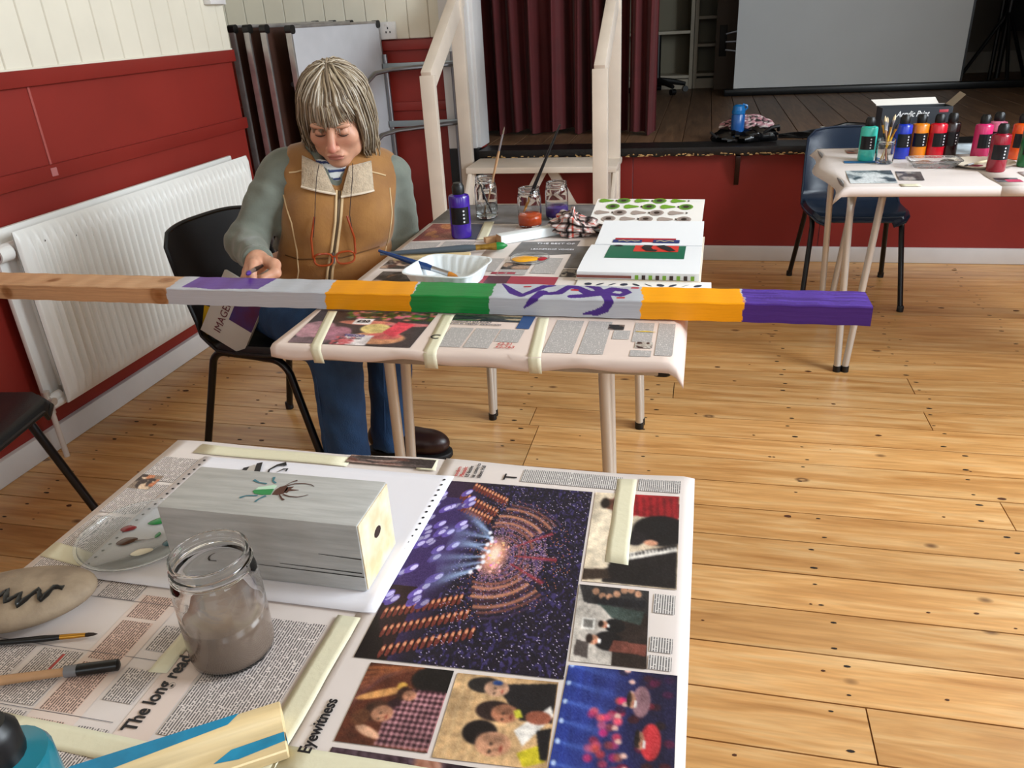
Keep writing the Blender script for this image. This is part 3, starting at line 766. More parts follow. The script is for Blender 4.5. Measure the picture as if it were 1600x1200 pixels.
def textcol(parent, x0, y0, x1, y1, zf, rd=0, m=None, lift=0.0004, n=4):
    return quad(parent, 'text_column', m or m_txt, rect(x0, y0, x1, y1, rd), zf, lift, n)
def picture(parent, arr, corners, zf, lift=0.0005, name='photograph'):
    """arr HxWx3 sRGB; row 0 lies along corner 0>1, columns along 0>1"""
    H, W = arr.shape[:2]
    A, B, C_, D = [np.array(c, float) for c in corners]
    u = np.linspace(0, 1, W)[None, :, None]; v = np.linspace(0, 1, H)[:, None, None]
    P = (A * (1 - u) + B * u) * (1 - v) + (D * (1 - u) + C_ * u) * v
    P = P.reshape(-1, 2)
    z = np.array([zf(x, y) for x, y in P]) + lift
    vs = np.column_stack([P, z])
    idx = np.arange(H * W).reshape(H, W)
    fs = np.stack([idx[:-1, :-1], idx[:-1, 1:], idx[1:, 1:], idx[1:, :-1]], -1).reshape(-1, 4)
    me = bpy.data.meshes.new(name)
    me.from_pydata(vs.tolist(), [], fs.tolist())
    at = me.color_attributes.new('Col', 'FLOAT_COLOR', 'POINT')
    c = np.clip(arr.reshape(-1, 3), 0, 1); c = np.where(c <= .04045, c / 12.92, ((c + .055) / 1.055) ** 2.4)
    at.data.foreach_set('color', np.column_stack([c, np.ones(len(c))]).astype(np.float32).ravel())
    me.materials.append(m_print)
    o = bpy.data.objects.new(name, me); COL.objects.link(o)
    if parent: o.parent = parent; o.matrix_parent_inverse = parent.matrix_basis.inverted()
    return o
RS = np.random.RandomState(11)
def canvas(W, H, c): a = np.zeros((H, W, 3)); a[:] = np.array(c) / 255; return a
def blend(a, mask, c): mask = np.clip(mask, 0, 1)[..., None]; a[:] = a * (1 - mask) + np.array(c) / 255 * mask
def xy(a): H, W = a.shape[:2]; return np.meshgrid(np.linspace(0, 1, W), np.linspace(0, 1, H))
def ell(a, cx, cy, rx, ry, c, ang=0, soft=.12, op=1.0):
    X, Y = xy(a); t = math.radians(ang); dx, dy = X - cx, Y - cy
    p = (dx * math.cos(t) + dy * math.sin(t)) / rx; q = (-dx * math.sin(t) + dy * math.cos(t)) / ry
    d = np.sqrt(p * p + q * q); blend(a, np.clip((1 - d) / soft + .5, 0, 1) * op, c)
def pol(a, pts, c, op=1.0):
    X, Y = xy(a); ins = np.zeros(X.shape, bool); n = len(pts)
    for i in range(n):
        (x1, y1), (x2, y2) = pts[i], pts[(i + 1) % n]
        if y1 == y2: continue
        cr = ((y1 > Y) != (y2 > Y)) & (X < (x2 - x1) * (Y - y1) / (y2 - y1) + x1); ins ^= cr
    blend(a, ins * op, c)
def grain(a, s=.05): a += RS.normal(0, s, a.shape[:2])[..., None]; return a
def spots(a, n, c, r, op=1.0, box=(0, 0, 1, 1), var=0):
    for _ in range(n):
        cc = np.array(c) + RS.normal(0, var, 3)
        ell(a, RS.uniform(box[0], box[2]), RS.uniform(box[1], box[3]), r * RS.uniform(.5, 1.4), r * RS.uniform(.5, 1.4), cc, op=op, soft=.5)

# pictures are drawn as laid out on the table: column 0..1 = west..east, row 0..1 = far..near
def lowf(H, W, k, seed):
    r = np.random.RandomState(seed).rand(k + 1, k + 1); y = np.linspace(0, k - 1e-6, H); x = np.linspace(0, k - 1e-6, W)
    yi, xi = y.astype(int), x.astype(int); fy, fx = (y - yi)[:, None], (x - xi)[None]
    return (r[yi][:, xi] * (1 - fx) + r[yi][:, xi + 1] * fx) * (1 - fy) + (r[yi + 1][:, xi] * (1 - fx) + r[yi + 1][:, xi + 1] * fx) * fy
def fx_(a, seed=0, soft=1):
    """photographic softness and uneven tone"""
    for _ in range(soft): a[1:-1, 1:-1] = (a[1:-1, 1:-1] * 2 + a[:-2, 1:-1] + a[2:, 1:-1] + a[1:-1, :-2] + a[1:-1, 2:]) / 6
    H, W = a.shape[:2]; a *= (.72 + .5 * lowf(H, W, 7, seed) * .6 + .26 * lowf(H, W, 23, seed + 1))[..., None]; a += RS.normal(0, .025, (H, W))[..., None]
    return a
def pic_hall():
    W, H = 220, 330
    a = canvas(W, H, (24, 18, 34)); X, Y = xy(a); n = RS.rand(H, W)
    l1, l2 = lowf(H, W, 60, 1), lowf(H, W, 110, 2)
    blend(a, (X > .28) * np.clip((l2 - .5) * 4, 0, 1) * .8, (64, 54, 112)); blend(a, (X > .28) * (l1 > .58) * .5, (16, 14, 30))
    cx, cy = .50, .45; th = np.arctan2(Y - cy, X - cx); rr = np.hypot(X - cx, (Y - cy) * 1.3)
    blend(a, np.clip((.40 - X - .25 * np.abs(Y - .42)) * 6, 0, 1) * .8, (66, 46, 108))
    blend(a, ((X < .16) & (Y > .66)) * .9, (34, 12, 16)); blend(a, (X + .8 * (1 - Y) < .16) * .9, (18, 8, 10)); blend(a, ((X < .22) & (Y < .12)) * .5, (40, 14, 20))
    for (x0, y0, x1, y1, k_) in ((.22, .03, .46, .12, 12), (.16, .10, .42, .20, 12), (.18, .175, .40, .25, 11), (.04, .80, .40, .70, 14), (.08, .88, .46, .77, 14), (.12, .965, .52, .85, 14)):
        for k in range(k_):
            t = k / (k_ - 1); px_, py_ = x0 + (x1 - x0) * t, y0 + (y1 - y0) * t
            ell(a, px_, py_, .011, .030, (120, 50, 40), 8, op=.9); ell(a, px_ + .002, py_ - .012, .008, .010, (220, 150, 112), soft=.6); ell(a, px_ + .016, py_, .007, .026, (22, 8, 12))
    inner = (rr < .30) & (X > cx - .05); blend(a, inner * np.clip((l2 - .35) * 3, 0, 1) * .75, (112, 84, 130)); blend(a, inner * (n > .86) * .8, (206, 160, 176))
    for r, w, c, lim in ((.215, .010, (140, 84, 70), 2.0), (.245, .012, (186, 122, 96), 1.9), (.272, .008, (70, 34, 44), 1.9), (.302, .013, (196, 132, 100), 1.8), (.33, .008, (64, 34, 46), 1.7), (.365, .013, (172, 112, 88), 1.65), (.40, .010, (110, 66, 62), 1.55), (.435, .008, (60, 44, 74), 1.5)):
        m = np.exp(-((rr - r) / w) ** 2) * (np.abs(th) < lim) * (np.abs(th) > (.55 if r > .23 else .2)); blend(a, m * .95, c)
    for r in (.14, .175): blend(a, np.exp(-((rr - r) / .006) ** 2) * (np.abs(th) < 1.3) * .7, (150, 84, 80))
    for ang in (-.45, 0.02, .42): blend(a, np.exp(-((th - ang) / .035) ** 2) * (rr > .12) * (rr < .36) * .85, (158, 54, 66))
    blend(a, (RS.rand(H, W) > .985) * (X > .3), (206, 190, 226)); blend(a, (RS.rand(H, W) > .985) * (rr < .45) * (X > .35), (214, 130, 96))
    ell(a, .5, .46, .07, .095, (222, 150, 124), soft=.8); ell(a, .5, .45, .03, .045, (255, 226, 206), soft=.9); spots(a, 40, (240, 190, 170), .008, box=(.43, .38, .57, .55), var=20)
    for k in range(54):
        x, y = RS.uniform(-.02, .32), RS.uniform(.06, .74)
        if x < .33 - .35 * abs(y - .40):
            c = RS.uniform(.8, 1.2); ell(a, x, y, .040, .020, np.array((88, 70, 146)) * c, -38); ell(a, x + .012, y - .006, .022, .012, np.array((176, 168, 214)) * c, -38)
    for (sx, sy, ex, ey) in ((.43, .33, .22, .20), (.45, .36, .16, .33), (.44, .40, .20, .42), (.46, .44, .22, .37), (.44, .47, .14, .50), (.45, .50, .20, .56), (.43, .53, .18, .66), (.40, .56, .24, .60), (.46, .38, .30, .25)):
        d = np.array([ex - sx, ey - sy]); L_ = np.hypot(*d); d /= L_
        t = (X - sx) * d[0] + (Y - sy) * d[1]; s = np.abs(-(X - sx) * d[1] + (Y - sy) * d[0]); w = .004 + .030 * np.clip(t / L_, 0, 1)
        blend(a, np.exp(-(s / w) ** 2) * (t > 0) * (t < L_) * (1 - .8 * t / L_) * .8, (168, 198, 242)); ell(a, sx, sy, .012, .012, (240, 240, 255), soft=.8)
    a += RS.normal(0, .03, (H, W))[..., None]; return a
def face_(a, x, y, r, skin, look=1):
    sk = np.array(skin); ell(a, x, y, r, r * .82, sk); ell(a, x - r * .1, y - look * r * .35, r * .75, r * .4, sk * .72, soft=.8, op=.7); ell(a, x + r * .1, y + look * r * .4, r * .35, r * .3, np.minimum(sk * 1.15, 255), soft=.8, op=.8)
    for d in (-.28, .3): ell(a, x - r * .12, y + look * r * .25 + d * r * .9, r * .10, r * .13, sk * .3)
    ell(a, x + r * .48, y + look * r * .28, r * .08, r * .24, sk * np.array((.8, .5, .5))); ell(a, x + r * .18, y + look * r * .34, r * .2, r * .08, sk * .82)
def person_(a, x, y, s, coat, skin=(196, 140, 112), hair=(34, 24, 22)):
    """a figure whose head points west, as the page lies turned"""
    ell(a, x + .22 * s, y, .24 * s, .15 * s, coat); face_(a, x - .02 * s, y, .09 * s, skin); ell(a, x - .095 * s, y - .01 * s, .06 * s, .075 * s, hair, soft=.3)
    ell(a, x + .075 * s, y + .01, .03 * s, .04 * s, (232, 228, 226))
def pic_piano():
    a = canvas(80, 110, (206, 186, 160)); ell(a, .2, .5, .4, .6, (224, 208, 184), soft=1)
    person_(a, .22, .14, .9, (164, 30, 36), (120, 74, 56)); pol(a, [(.35, 0), (1, .0), (1, .3), (.45, .26)], (150, 26, 34)); 
    for k in range(8): pol(a, [(.4 + k * .08, .02), (.43 + k * .08, .02), (.46 + k * .08, .26), (.43 + k * .08, .26)], (96, 14, 22), .7)
    ell(a, .8, .42, .32, .17, (18, 16, 20)); ell(a, .52, .52, .12, .08, (30, 26, 30)); ell(a, .7, .56, .08, .03, (196, 140, 112))
    pol(a, [(.3, .72), (1, .56), (1, 1), (.2, 1)], (26, 22, 24)); pol(a, [(.42, .69), (1, .58), (1, .63), (.46, .76)], (228, 222, 214))
    for k in range(14): x = .46 + k * .04; pol(a, [(x, .72 - k * .009), (x + .018, .715 - k * .009), (x + .018, .69 - k * .009), (x, .695 - k * .009)], (24, 20, 22))
    pol(a, [(0, .88), (.25, .86), (.3, .95), (0, .99)], (52, 40, 34)); return fx_(a, 3, 2)
def pic_backstage():
    a = canvas(70, 80, (186, 178, 170)); blend(a, (xy(a)[0] > .55) * 1.0, (40, 30, 28)); pol(a, [(0, .0), (1, 0), (1, .32), (.1, .25)], (44, 42, 44))
    for k in range(7): ell(a, .25 + .1 * k, .08 + .07 * math.sin(k), .05, .05, (170, 126, 100)); ell(a, .3 + .1 * k, .2, .07, .06, (24, 24, 30))
    pol(a, [(.3, .25), (.95, .3), (.9, .48), (.5, .42)], (58, 70, 66)); pol(a, [(.1, .45), (.28, .45), (.28, .6), (.1, .6)], (226, 222, 216)); pol(a, [(.13, .48), (.25, .48), (.25, .57), (.13, .57)], (120, 116, 112))
    person_(a, .42, .52, .6, (18, 18, 22)); person_(a, .3, .72, .8, (20, 18, 22)); pol(a, [(.05, .74), (.22, .76), (.22, .95), (.03, .92)], (74, 66, 64)); pol(a, [(.55, .7), (1, .72), (1, .85), (.5, .84)], (120, 66, 56)); return fx_(a, 5, 1)
def pic_show():
    a = canvas(90, 260, (26, 24, 56)); X, Y = xy(a); blend(a, np.clip(.8 - X, 0, 1), (44, 70, 170))
    for k in range(16):
        y = k / 16; ell(a, .03, y, .02, .008, (220, 236, 255)); m = np.exp(-((Y - y - (X - .03) * .06) / (.003 + X * .03)) ** 2) * np.clip(.6 - X, 0, 1); blend(a, m * .8, (110, 150, 240))
    for k in range(120): ell(a, RS.uniform(.28, .55), RS.uniform(.1, .95), .04, .012, (RS.choice([200, 232, 160]), RS.choice([40, 84, 60]), RS.choice([60, 84, 110])), soft=.7, op=.7)
    for k in range(60): ell(a, RS.uniform(.5, 1), RS.uniform(0, 1), .05, .012, (RS.uniform(20, 120), 22, RS.uniform(24, 60)), op=.8); 
    for k in range(26): ell(a, .55 + .06 * math.sin(k), k / 26, .03, .008, (200, 160, 150))
    person_(a, .62, .1, .34, (150, 110, 120)); person_(a, .72, .22, .36, (196, 52, 60)); pol(a, [(.72, .3), (1, .3), (1, .42), (.66, .4)], (12, 12, 20)); return fx_(a, 7, 1)
def pic_duo():
    a = canvas(80, 90, (84, 40, 26))
    for k in range(8): pol(a, [(0, .05 + k * .07), (.65 - k * .06, -.02 + k * .02), (.65 - k * .06, .02 + k * .02), (0, .1 + k * .07)], (150 - k * 9, 84 - k * 5, 48))
    ell(a, .3, .38, .3, .05, (196, 140, 84), -20); ell(a, .85, .15, .3, .18, (16, 12, 14)); ell(a, .48, .27, .06, .05, (196, 150, 70)); 
    pol(a, [(.38, .5), (.6, .3), (1, .28), (1, .95), (.45, .98)], (44, 20, 28)); X, Y = xy(a)
    chk = ((np.floor((X + Y) * 16) % 2) == 0) ^ ((np.floor((X - Y) * 16) % 2) == 0); blend(a, chk * (X > .42) * (Y > .3) * (X + .4 * Y > .72) * .85, (206, 150, 156))
    ell(a, .3, .6, .13, .13, (60, 34, 24), soft=.3); face_(a, .38, .63, .12, (190, 134, 104)); ell(a, .53, .36, .08, .09, (50, 26, 20)); face_(a, .6, .38, .08, (186, 128, 100))
    ell(a, .3, .85, .16, .05, (214, 164, 134), 20); ell(a, .16, .7, .1, .1, (96, 56, 36)); return fx_(a, 9, 2)
def pic_readers():
    a = canvas(100, 90, (198, 160, 116)); X, Y = xy(a)
    for k in range(9): blend(a, np.exp(-((X - k * .1) / .02) ** 2) * (X < .5) * .3, (226, 196, 150))
    pol(a, [(.4, .1), (1, .02), (1, .5), (.7, .5)], (24, 22, 26)); ell(a, .3, .12, .17, .1, (34, 30, 30)); face_(a, .42, .15, .12, (206, 160, 132)); ell(a, .42, .08, .05, .03, (30, 60, 120))
    ell(a, .45, .42, .18, .12, (40, 26, 26)); face_(a, .55, .44, .13, (176, 116, 88)); ell(a, .36, .68, .16, .14, (22, 16, 18)); face_(a, .5, .79, .16, (206, 150, 118)); ell(a, .33, .6, .05, .05, (22, 16, 18))
    pol(a, [(.66, .62), (.96, .3), (1, .42), (.76, .78)], (232, 226, 220)); ell(a, .86, .45, .12, .08, (150, 84, 64)); pol(a, [(.72, .86), (.92, .74), (.98, .92), (.8, 1)], (196, 180, 40)); pol(a, [(.86, .6), (1, .55), (1, .9), (.93, .9)], (20, 18, 22))
    pol(a, [(.62, .4), (.68, .37), (.72, .46), (.66, .48)], (206, 200, 60)); return fx_(a, 11, 2)
def pic_flowers():
    a = canvas(120, 70, (58, 48, 52)); X, Y = xy(a)
    spots(a, 60, (70, 96, 50), .035, box=(.28, 0, 1, .22), var=16); spots(a, 40, (206, 120, 116), .03, box=(.26, 0, 1, .26), var=16); spots(a, 24, (48, 60, 40), .03, box=(.4, 0, 1, .16), var=10)
    ell(a, .12, .62, .16, .26, (176, 130, 140)); ell(a, .3, .7, .14, .2, (156, 104, 120)); ell(a, .12, .94, .2, .1, (110, 86, 92))
    ell(a, .5, .36, .24, .07, (206, 122, 104)); ell(a, .84, .38, .2, .05, (206, 118, 120)); ell(a, .68, .78, .22, .17, (216, 150, 110)); ell(a, .6, .52, .12, .14, (226, 200, 130)); ell(a, .72, .72, .14, .09, (206, 100, 96)); 
    pol(a, [(.68, .62), (.74, .30), (.90, .36), (.80, .74)], (214, 66, 84)); pol(a, [(.38, .24), (.53, .24), (.52, .42), (.37, .42)], (236, 226, 224)); pol(a, [(.42, .70), (.64, .72), (.63, 1), (.40, .98)], (240, 230, 230)); spots(a, 30, (196, 90, 96), .02, box=(.35, .8, .5, 1)); return fx_(a, 13, 1)
def pic_misc(seed, c0, cs, W=30, H=30, n=18):
    global RS
    a = canvas(W, H, c0); rs = np.random.RandomState(seed)
    for _ in range(n): ell(a, rs.rand(), rs.rand(), rs.uniform(.08, .3), rs.uniform(.06, .25), cs[rs.randint(len(cs))], rs.uniform(0, 90), soft=.3)
    return grain(a)

# ---------------------------------------------------------------- sheets on the foreground table
ZT = TH
def zfF(x, y): return ZT + 0.0022 + 0.0006 * math.sin(x * 23 + 1) * math.sin(y * 17) + 0.001 * math.exp(-((y - .9) / .02) ** 2) * math.sin(x * 31)
def sheet(label, pts_fn, nu, nv, m=m_news, loc=(0, 0, 0), t=0.0008, group='newspaper sheets', lip=False):
    if lip:
        o = G().grid(pts_fn, nu, nv).build('newspaper', m, ang=180); q = o.modifiers.new('thickness', 'SOLIDIFY'); q.thickness = t
    else: o = G().slab(pts_fn, nu, nv, t).build('newspaper', m, ang=180)
    return tag(o, label, 'newspaper', group)
# left spread
NL = sheet('newspaper spread with pink columns and a sideways headline reading The long read', lambda u, v: (-.767 + .45 * u, -.28 + 1.178 * v + .004 * math.sin(u * 9), zfF(-.767 + .45 * u, -.28 + 1.178 * v) - .0003), 24, 40)
bands = [(-.757, -.700), (-.692, -.648), (-.640, -.592)]
for x0, x1 in bands:
    for y0, y1 in ((.26, .33), (.335, .405), (.41, .48), (.56, .62), (.63, .70), (.71, .78), (.79, .85)):
        if x0 < -.69 or y0 > .55 or True: textcol(NL, x0, y0 + rnd(-.003, .003), x1, y1, zfF, 90, n=2)
quad(NL, 'pink_band', m_newsp, rect(-.588, .2, -.535, .57, 90), zfF, .0002, 8)
for y0, y1 in ((.26, .325), (.335, .40), (.41, .47), (.475, .53), (.535, .57)):
    textcol(NL, -.583, y0, -.545, y1, zfF, 90, m_txtp, n=2); textcol(NL, -.53, y0 + .02, -.497, y1, zfF, 90, n=2)
quad(NL, 'headline_band', m_newsp, rect(-.492, .2, -.455, .50, 90), zfF, .0002, 8)
text('The long read', .0205, m_ink, NL, (-.4735, .402, ZT + .0035), (0, 0, PI / 2), bold=.0004, sx=.80)
for y0, y1 in ((.30, .385), (.405, .56)):
    textcol(NL, -.452, y0, -.358, y1, zfF, 90, n=4)
picture(NL, pic_misc(3, (140, 120, 104), [(60, 44, 40), (196, 120, 80), (220, 190, 160)], 24, 24), [(-.757, .80), (-.722, .80), (-.722, .765), (-.757, .765)], zfF, .0007)
for k in range(3): quad(NL, 'rule', m_inkg, rect(-.7, .408 + k * .075, -.5, .4086 + k * .075, 0), zfF, .0005, 3)
quad(NL, 'red_rule', m_inkr, rect(-.612, .44, -.609, .475, 90), zfF, .0006, 2)
# right spread with the pictures
def zfB(x, y): return zfF(x, y) + .0012
def fB(u, v):
    x = -.333 + .345 * u; y = -.25 + 1.15 * v; z = zfB(x, y) - .0003
    if x > .004: z -= (x - .004) * .35
    return (x, y + .003 * math.sin(u * 7 + 1), z)
NR_ = sheet('newspaper picture page with the big concert hall photograph', fB, 24, 40)
picture(NR_, pic_hall(), [(-.316, .846), (-.117, .848), (-.102, .530), (-.311, .522)], zfB)
picture(NR_, pic_piano(), [(-.113, .848), (-.006, .852), (-.003, .674), (-.105, .671)], zfB)
picture(NR_, pic_backstage(), [(-.107, .665), (-.032, .667), (-.027, .556), (-.1, .554)], zfB)
picture(NR_, pic_show(), [(-.1, .549), (.002, .553), (.006, .2), (-.096, .2)], zfB)
picture(NR_, pic_duo(), [(-.291, .518), (-.207, .522), (-.203, .429), (-.288, .426)], zfB)
picture(NR_, pic_readers(), [(-.203, .520), (-.106, .526), (-.1, .432), (-.198, .426)], zfB)
picture(NR_, pic_misc(8, (70, 50, 60), [(30, 20, 30), (160, 110, 90), (120, 60, 60)], 60, 60), [(-.287, .42), (-.1, .425), (-.096, .2), (-.284, .2)], zfB)
text('Eyewitness', .0165, m_ink, NR_, (-.3035, .409, ZT + .0046), (0, 0, PI / 2), bold=.0003, sx=.82)
text('modern\nMessiah:', .0085, m_inkr, NR_, (-.304, .8575, ZT + .0046), (0, 0, PI / 2), sx=.9)
text('US festive\nhit comes to\nAlbert Hall', .0085, m_ink, NR_, (-.288, .8575, ZT + .0046), (0, 0, PI / 2), sx=.85)
text('T', .026, m_ink, NR_, (-.222, .858, ZT + .0046), (0, 0, PI / 2))
textcol(NR_, -.216, .858, -.082, .889, zfB, 90, m_txtf, .0005, 6); textcol(NR_, -.06, .86, -.006, .889, zfB, 90, m_txtf, .0005, 4)
for y0, y1 in ((.557, .575), (.58, .60), (.635, .664)): textcol(NR_, -.026, y0, -.004, y1, zfB, 90, m_txtf, .0005, 2)
picture(NR_, pic_misc(5, (84, 70, 68), [(54, 44, 44), (150, 120, 110), (100, 62, 54)], 60, 16), [(-.475, .893), (-.345, .893), (-.345, .872), (-.475, .872)], zfF, .0024)
# masking tape on the foreground table
def tape(label, corners, zf, lift=.0010, n=8):
    A, B, C_, D = [Vector(c) for c in corners]
    def fn(u, v):
        p = (A * (1 - u) + B * u) * (1 - v) + (D * (1 - u) + C_ * u) * v
        return (p.x + .0004 * math.sin(v * 14), p.y, zf(p.x, p.y) + lift)
    return tag(G().slab(fn, 4, n, .0003).build('masking_tape', m_tape, ang=180), label, 'tape', 'strips of masking tape')
tape('masking tape strip over the pianist photograph', [(-.088, .884), (-.063, .886), (-.058, .706), (-.084, .708)], zfB)
tape('masking tape strip joining the two spreads beside the water jar', [(-.352, .575), (-.326, .575), (-.326, .36), (-.352, .36)], zfB)
tape('short masking tape piece left of the water jar', [(-.505, .56), (-.485, .56), (-.487, .47), (-.507, .468)], zfF)
tape('masking tape along the far left edge of the foreground table', [(-.72, .892), (-.72, .866), (-.47, .862), (-.47, .887)], zfF)
tape('small masking tape square at the far edge beside the red headline', [(-.372, .895), (-.343, .895), (-.338, .868), (-.367, .868)], zfB)
tape('masking tape patch on the left edge by the stone', [(-.765, .64), (-.69, .625), (-.69, .60), (-.765, .612)], zfF)
tape('masking tape strip under the lower photographs', [(-.33, .414), (-.33, .390), (-.10, .392), (-.10, .416)], zfB)
tape('masking tape strip near the teal bottle', [(-.62, .40), (-.62, .375), (-.36, .368), (-.36, .393)], zfF)
# fan-fold printer paper with sprocket holes
PF = tag(G().slab(lambda u, v: (-.694 + (.382 + .004 * v) * u + .010 * v * 0, .583 + .274 * v, zfB(-.694 + .38 * u, .583 + .274 * v) + .0012 + .002 * (u > .97) * (1 - v)), 24, 16, .0005).build('printer_paper', m_paper, ang=180), 'white fan-fold printer paper with sprocket holes under the grey block', 'paper')
zP = lambda x, y: zfB(x, y) + .0014
g = G()
for xx in (-.687, -.3185):
    for k in range(21):
        cx_, cy_ = xx, .592 + k * .0127
        g.add([(cx_ + .002 * math.cos(t * PI / 4), cy_ + .002 * math.sin(t * PI / 4), zP(cx_, cy_) + .0003) for t in range(8)], [tuple(range(8))])
o = g.build('sprocket_hole', mat('hole_dark', '#1d1a1c', .9), PF, smooth=False); o['kind'] = 'stuff'  # dark discs laid on the paper as holes
def flat_poly(parent, name, m, pts, z, z1=None):
    return G().prism(pts, z, z1 or z + .0004).build(name, m, parent, smooth=False)
def stroke(parent, name, m, pts, w, z, th=.0005):
    """flat painted stroke along pts"""
    P = [Vector(p) for p in pts]; L_, R_ = [], []
    ws = w if isinstance(w, list) else [w] * len(P)
    for i, p in enumerate(P):
        d = (P[min(i + 1, len(P) - 1)] - P[max(i - 1, 0)]).normalized(); n = Vector((-d.y, d.x)) * ws[i] / 2
        L_.append(p + n); R_.append(p - n)
    g = G(); n = len(P)
    zz = (lambda p: z(p.x, p.y)) if callable(z) else (lambda p: z)
    vs = [(p.x, p.y, zz(p) + th) for p in L_] + [(p.x, p.y, zz(p) + th) for p in R_]
    g.add(vs, [(i, n + i, n + i + 1, i + 1) for i in range(n - 1)])
    return g.build(name, m, parent, smooth=False)
m_grey1 = mat('print_grey', '#b9b1a9', .6)
flat_poly(PF, 'printed_drawing', m_grey1, [(-.608, .815), (-.612, .833), (-.603, .842), (-.594, .836), (-.59, .815)], ZT + .0062)
flat_poly(PF, 'printed_drawing', m_ink, [(-.612, .819), (-.614, .832), (-.607, .836), (-.606, .826)], ZT + .0064)
flat_poly(PF, 'printed_drawing', m_ink, [(-.591, .818), (-.601, .846), (-.594, .850), (-.583, .821)], ZT + .0064)
stroke(PF, 'printed_drawing', m_ink, [(-.571, .823), (-.574, .833), (-.568, .846), (-.560, .852), (-.556, .846)], [.003, .003, .005, .009, .004], ZT + .006)
stroke(PF, 'printed_drawing', m_ink, [(-.560, .828), (-.554, .838), (-.549, .839), (-.548, .832)], [.001, .003, .003, .002], ZT + .006)

# ---------------------------------------------------------------- things on the foreground table
ZP = ZT + .0052
blk = thing('painted_block', 'grey painted square wooden block with a beetle picture on top', 'wooden block', (-.4545, .6575, ZP))
m_bgrey = mat('grey_brushed_paint', '#b7b6b3', .45, h2='#a5a4a1', scale=8, stretch=(1.5, 14, 14), bump=.2, bscale=20)
bb = G().box(-.121, -.0445, 0, .1205, .0425, .0885)
bb.build('block_body', m_bgrey, blk, bevel=.003)
G().box(.1195, -.0425, .0025, .1215, .0405, .0865).build('bare_end_grain', mat('bare_end_wood', '#d9bf92', .6, h2='#efe2c8', scale=25), blk)
G().prism([(.006 * math.cos(t * PI / 5), .009 * math.sin(t * PI / 5)) for t in range(10)], 0, .0008, Matrix.Rotation(PI / 2, 4, 'Y')).build('end_knot', mat('knot_dark', '#2e190e', .6), blk, loc=(.1213, -.001, .05))
for k, (x0, x1, z) in enumerate(((-.02, .12, .022), (.02, .118, .027), (.07, .12, .046), (-.1, -.06, .03))):
    G().add([(x0, -.0449, z), (x1, -.0449, z - .002), (x1, -.0449, z - .0005), (x0, -.0449, z + .0006)], [(0, 1, 2, 3)]).build('crack', mat('crack_dark', '#35332f', .9), blk, smooth=False)
ox, oy = -.4545, .6575
def bt_(pts): return [(x - ox, y - oy) for x, y in pts]
zt_ = .0886
m_bg = mat('beetle_green', '#17803f', .35); m_bl = mat('beetle_pale_green', '#b9d8bf', .4); m_bb = mat('beetle_brown', '#4a2316', .4); m_bt = mat('beetle_teal', '#2e6b78', .4)
flat_poly(blk, 'beetle_wing', m_bg, bt_([(-.4807, .6576), (-.4795, .6602), (-.4578, .6648), (-.4561, .6542), (-.466, .6521), (-.4762, .6533)]), zt_)
flat_poly(blk, 'beetle_wing', m_bl, bt_([(-.4790, .6608), (-.4780, .6660), (-.4621, .6732), (-.4578, .6722), (-.4582, .6655)]), zt_)
flat_poly(blk, 'beetle_head', m_bb, bt_([(-.4544, .6546), (-.4552, .6635), (-.4530, .6700), (-.4473, .6746), (-.4425, .6700), (-.4413, .6655), (-.4423, .6580), (-.4480, .6545)]), zt_)
flat_poly(blk, 'beetle_horn', m_bb, bt_([(-.4444, .6707), (-.4371, .6732), (-.4387, .668), (-.4278, .6675), (-.4383, .6639), (-.4390, .6600), (-.4430, .6610)]), zt_)
for pts, w in (([(-.4458, .6734), (-.4384, .6791), (-.4282, .681), (-.4192, .6802), (-.4133, .6768)], [.0022, .0016, .0013, .0012, .0009]), ([(-.442, .6564), (-.4329, .6536), (-.4229, .6537), (-.4161, .6568), (-.4121, .6598)], [.002, .0016, .0013, .0012, .0009]), ([(-.4473, .6746), (-.444, .6816), (-.4389, .686)], [.0012, .001, .003]), ([(-.4455, .6551), (-.4395, .6485), (-.4351, .6458)], [.0016, .002, .003])):
    stroke(blk, 'beetle_feeler', m_bb, bt_(pts), w, zt_)
for pts in ([(-.4915, .6795), (-.4825, .6752), (-.4718, .6742)], [(-.4702, .6888), (-.4674, .6804), (-.4615, .6769)], [(-.4884, .6425), (-.4831, .6475), (-.47, .6501)], [(-.4602, .6509), (-.4649, .644), (-.4664, .6377)]):
    stroke(blk, 'beetle_leg', m_bt, bt_(pts), [.0035, .002, .0025], zt_)

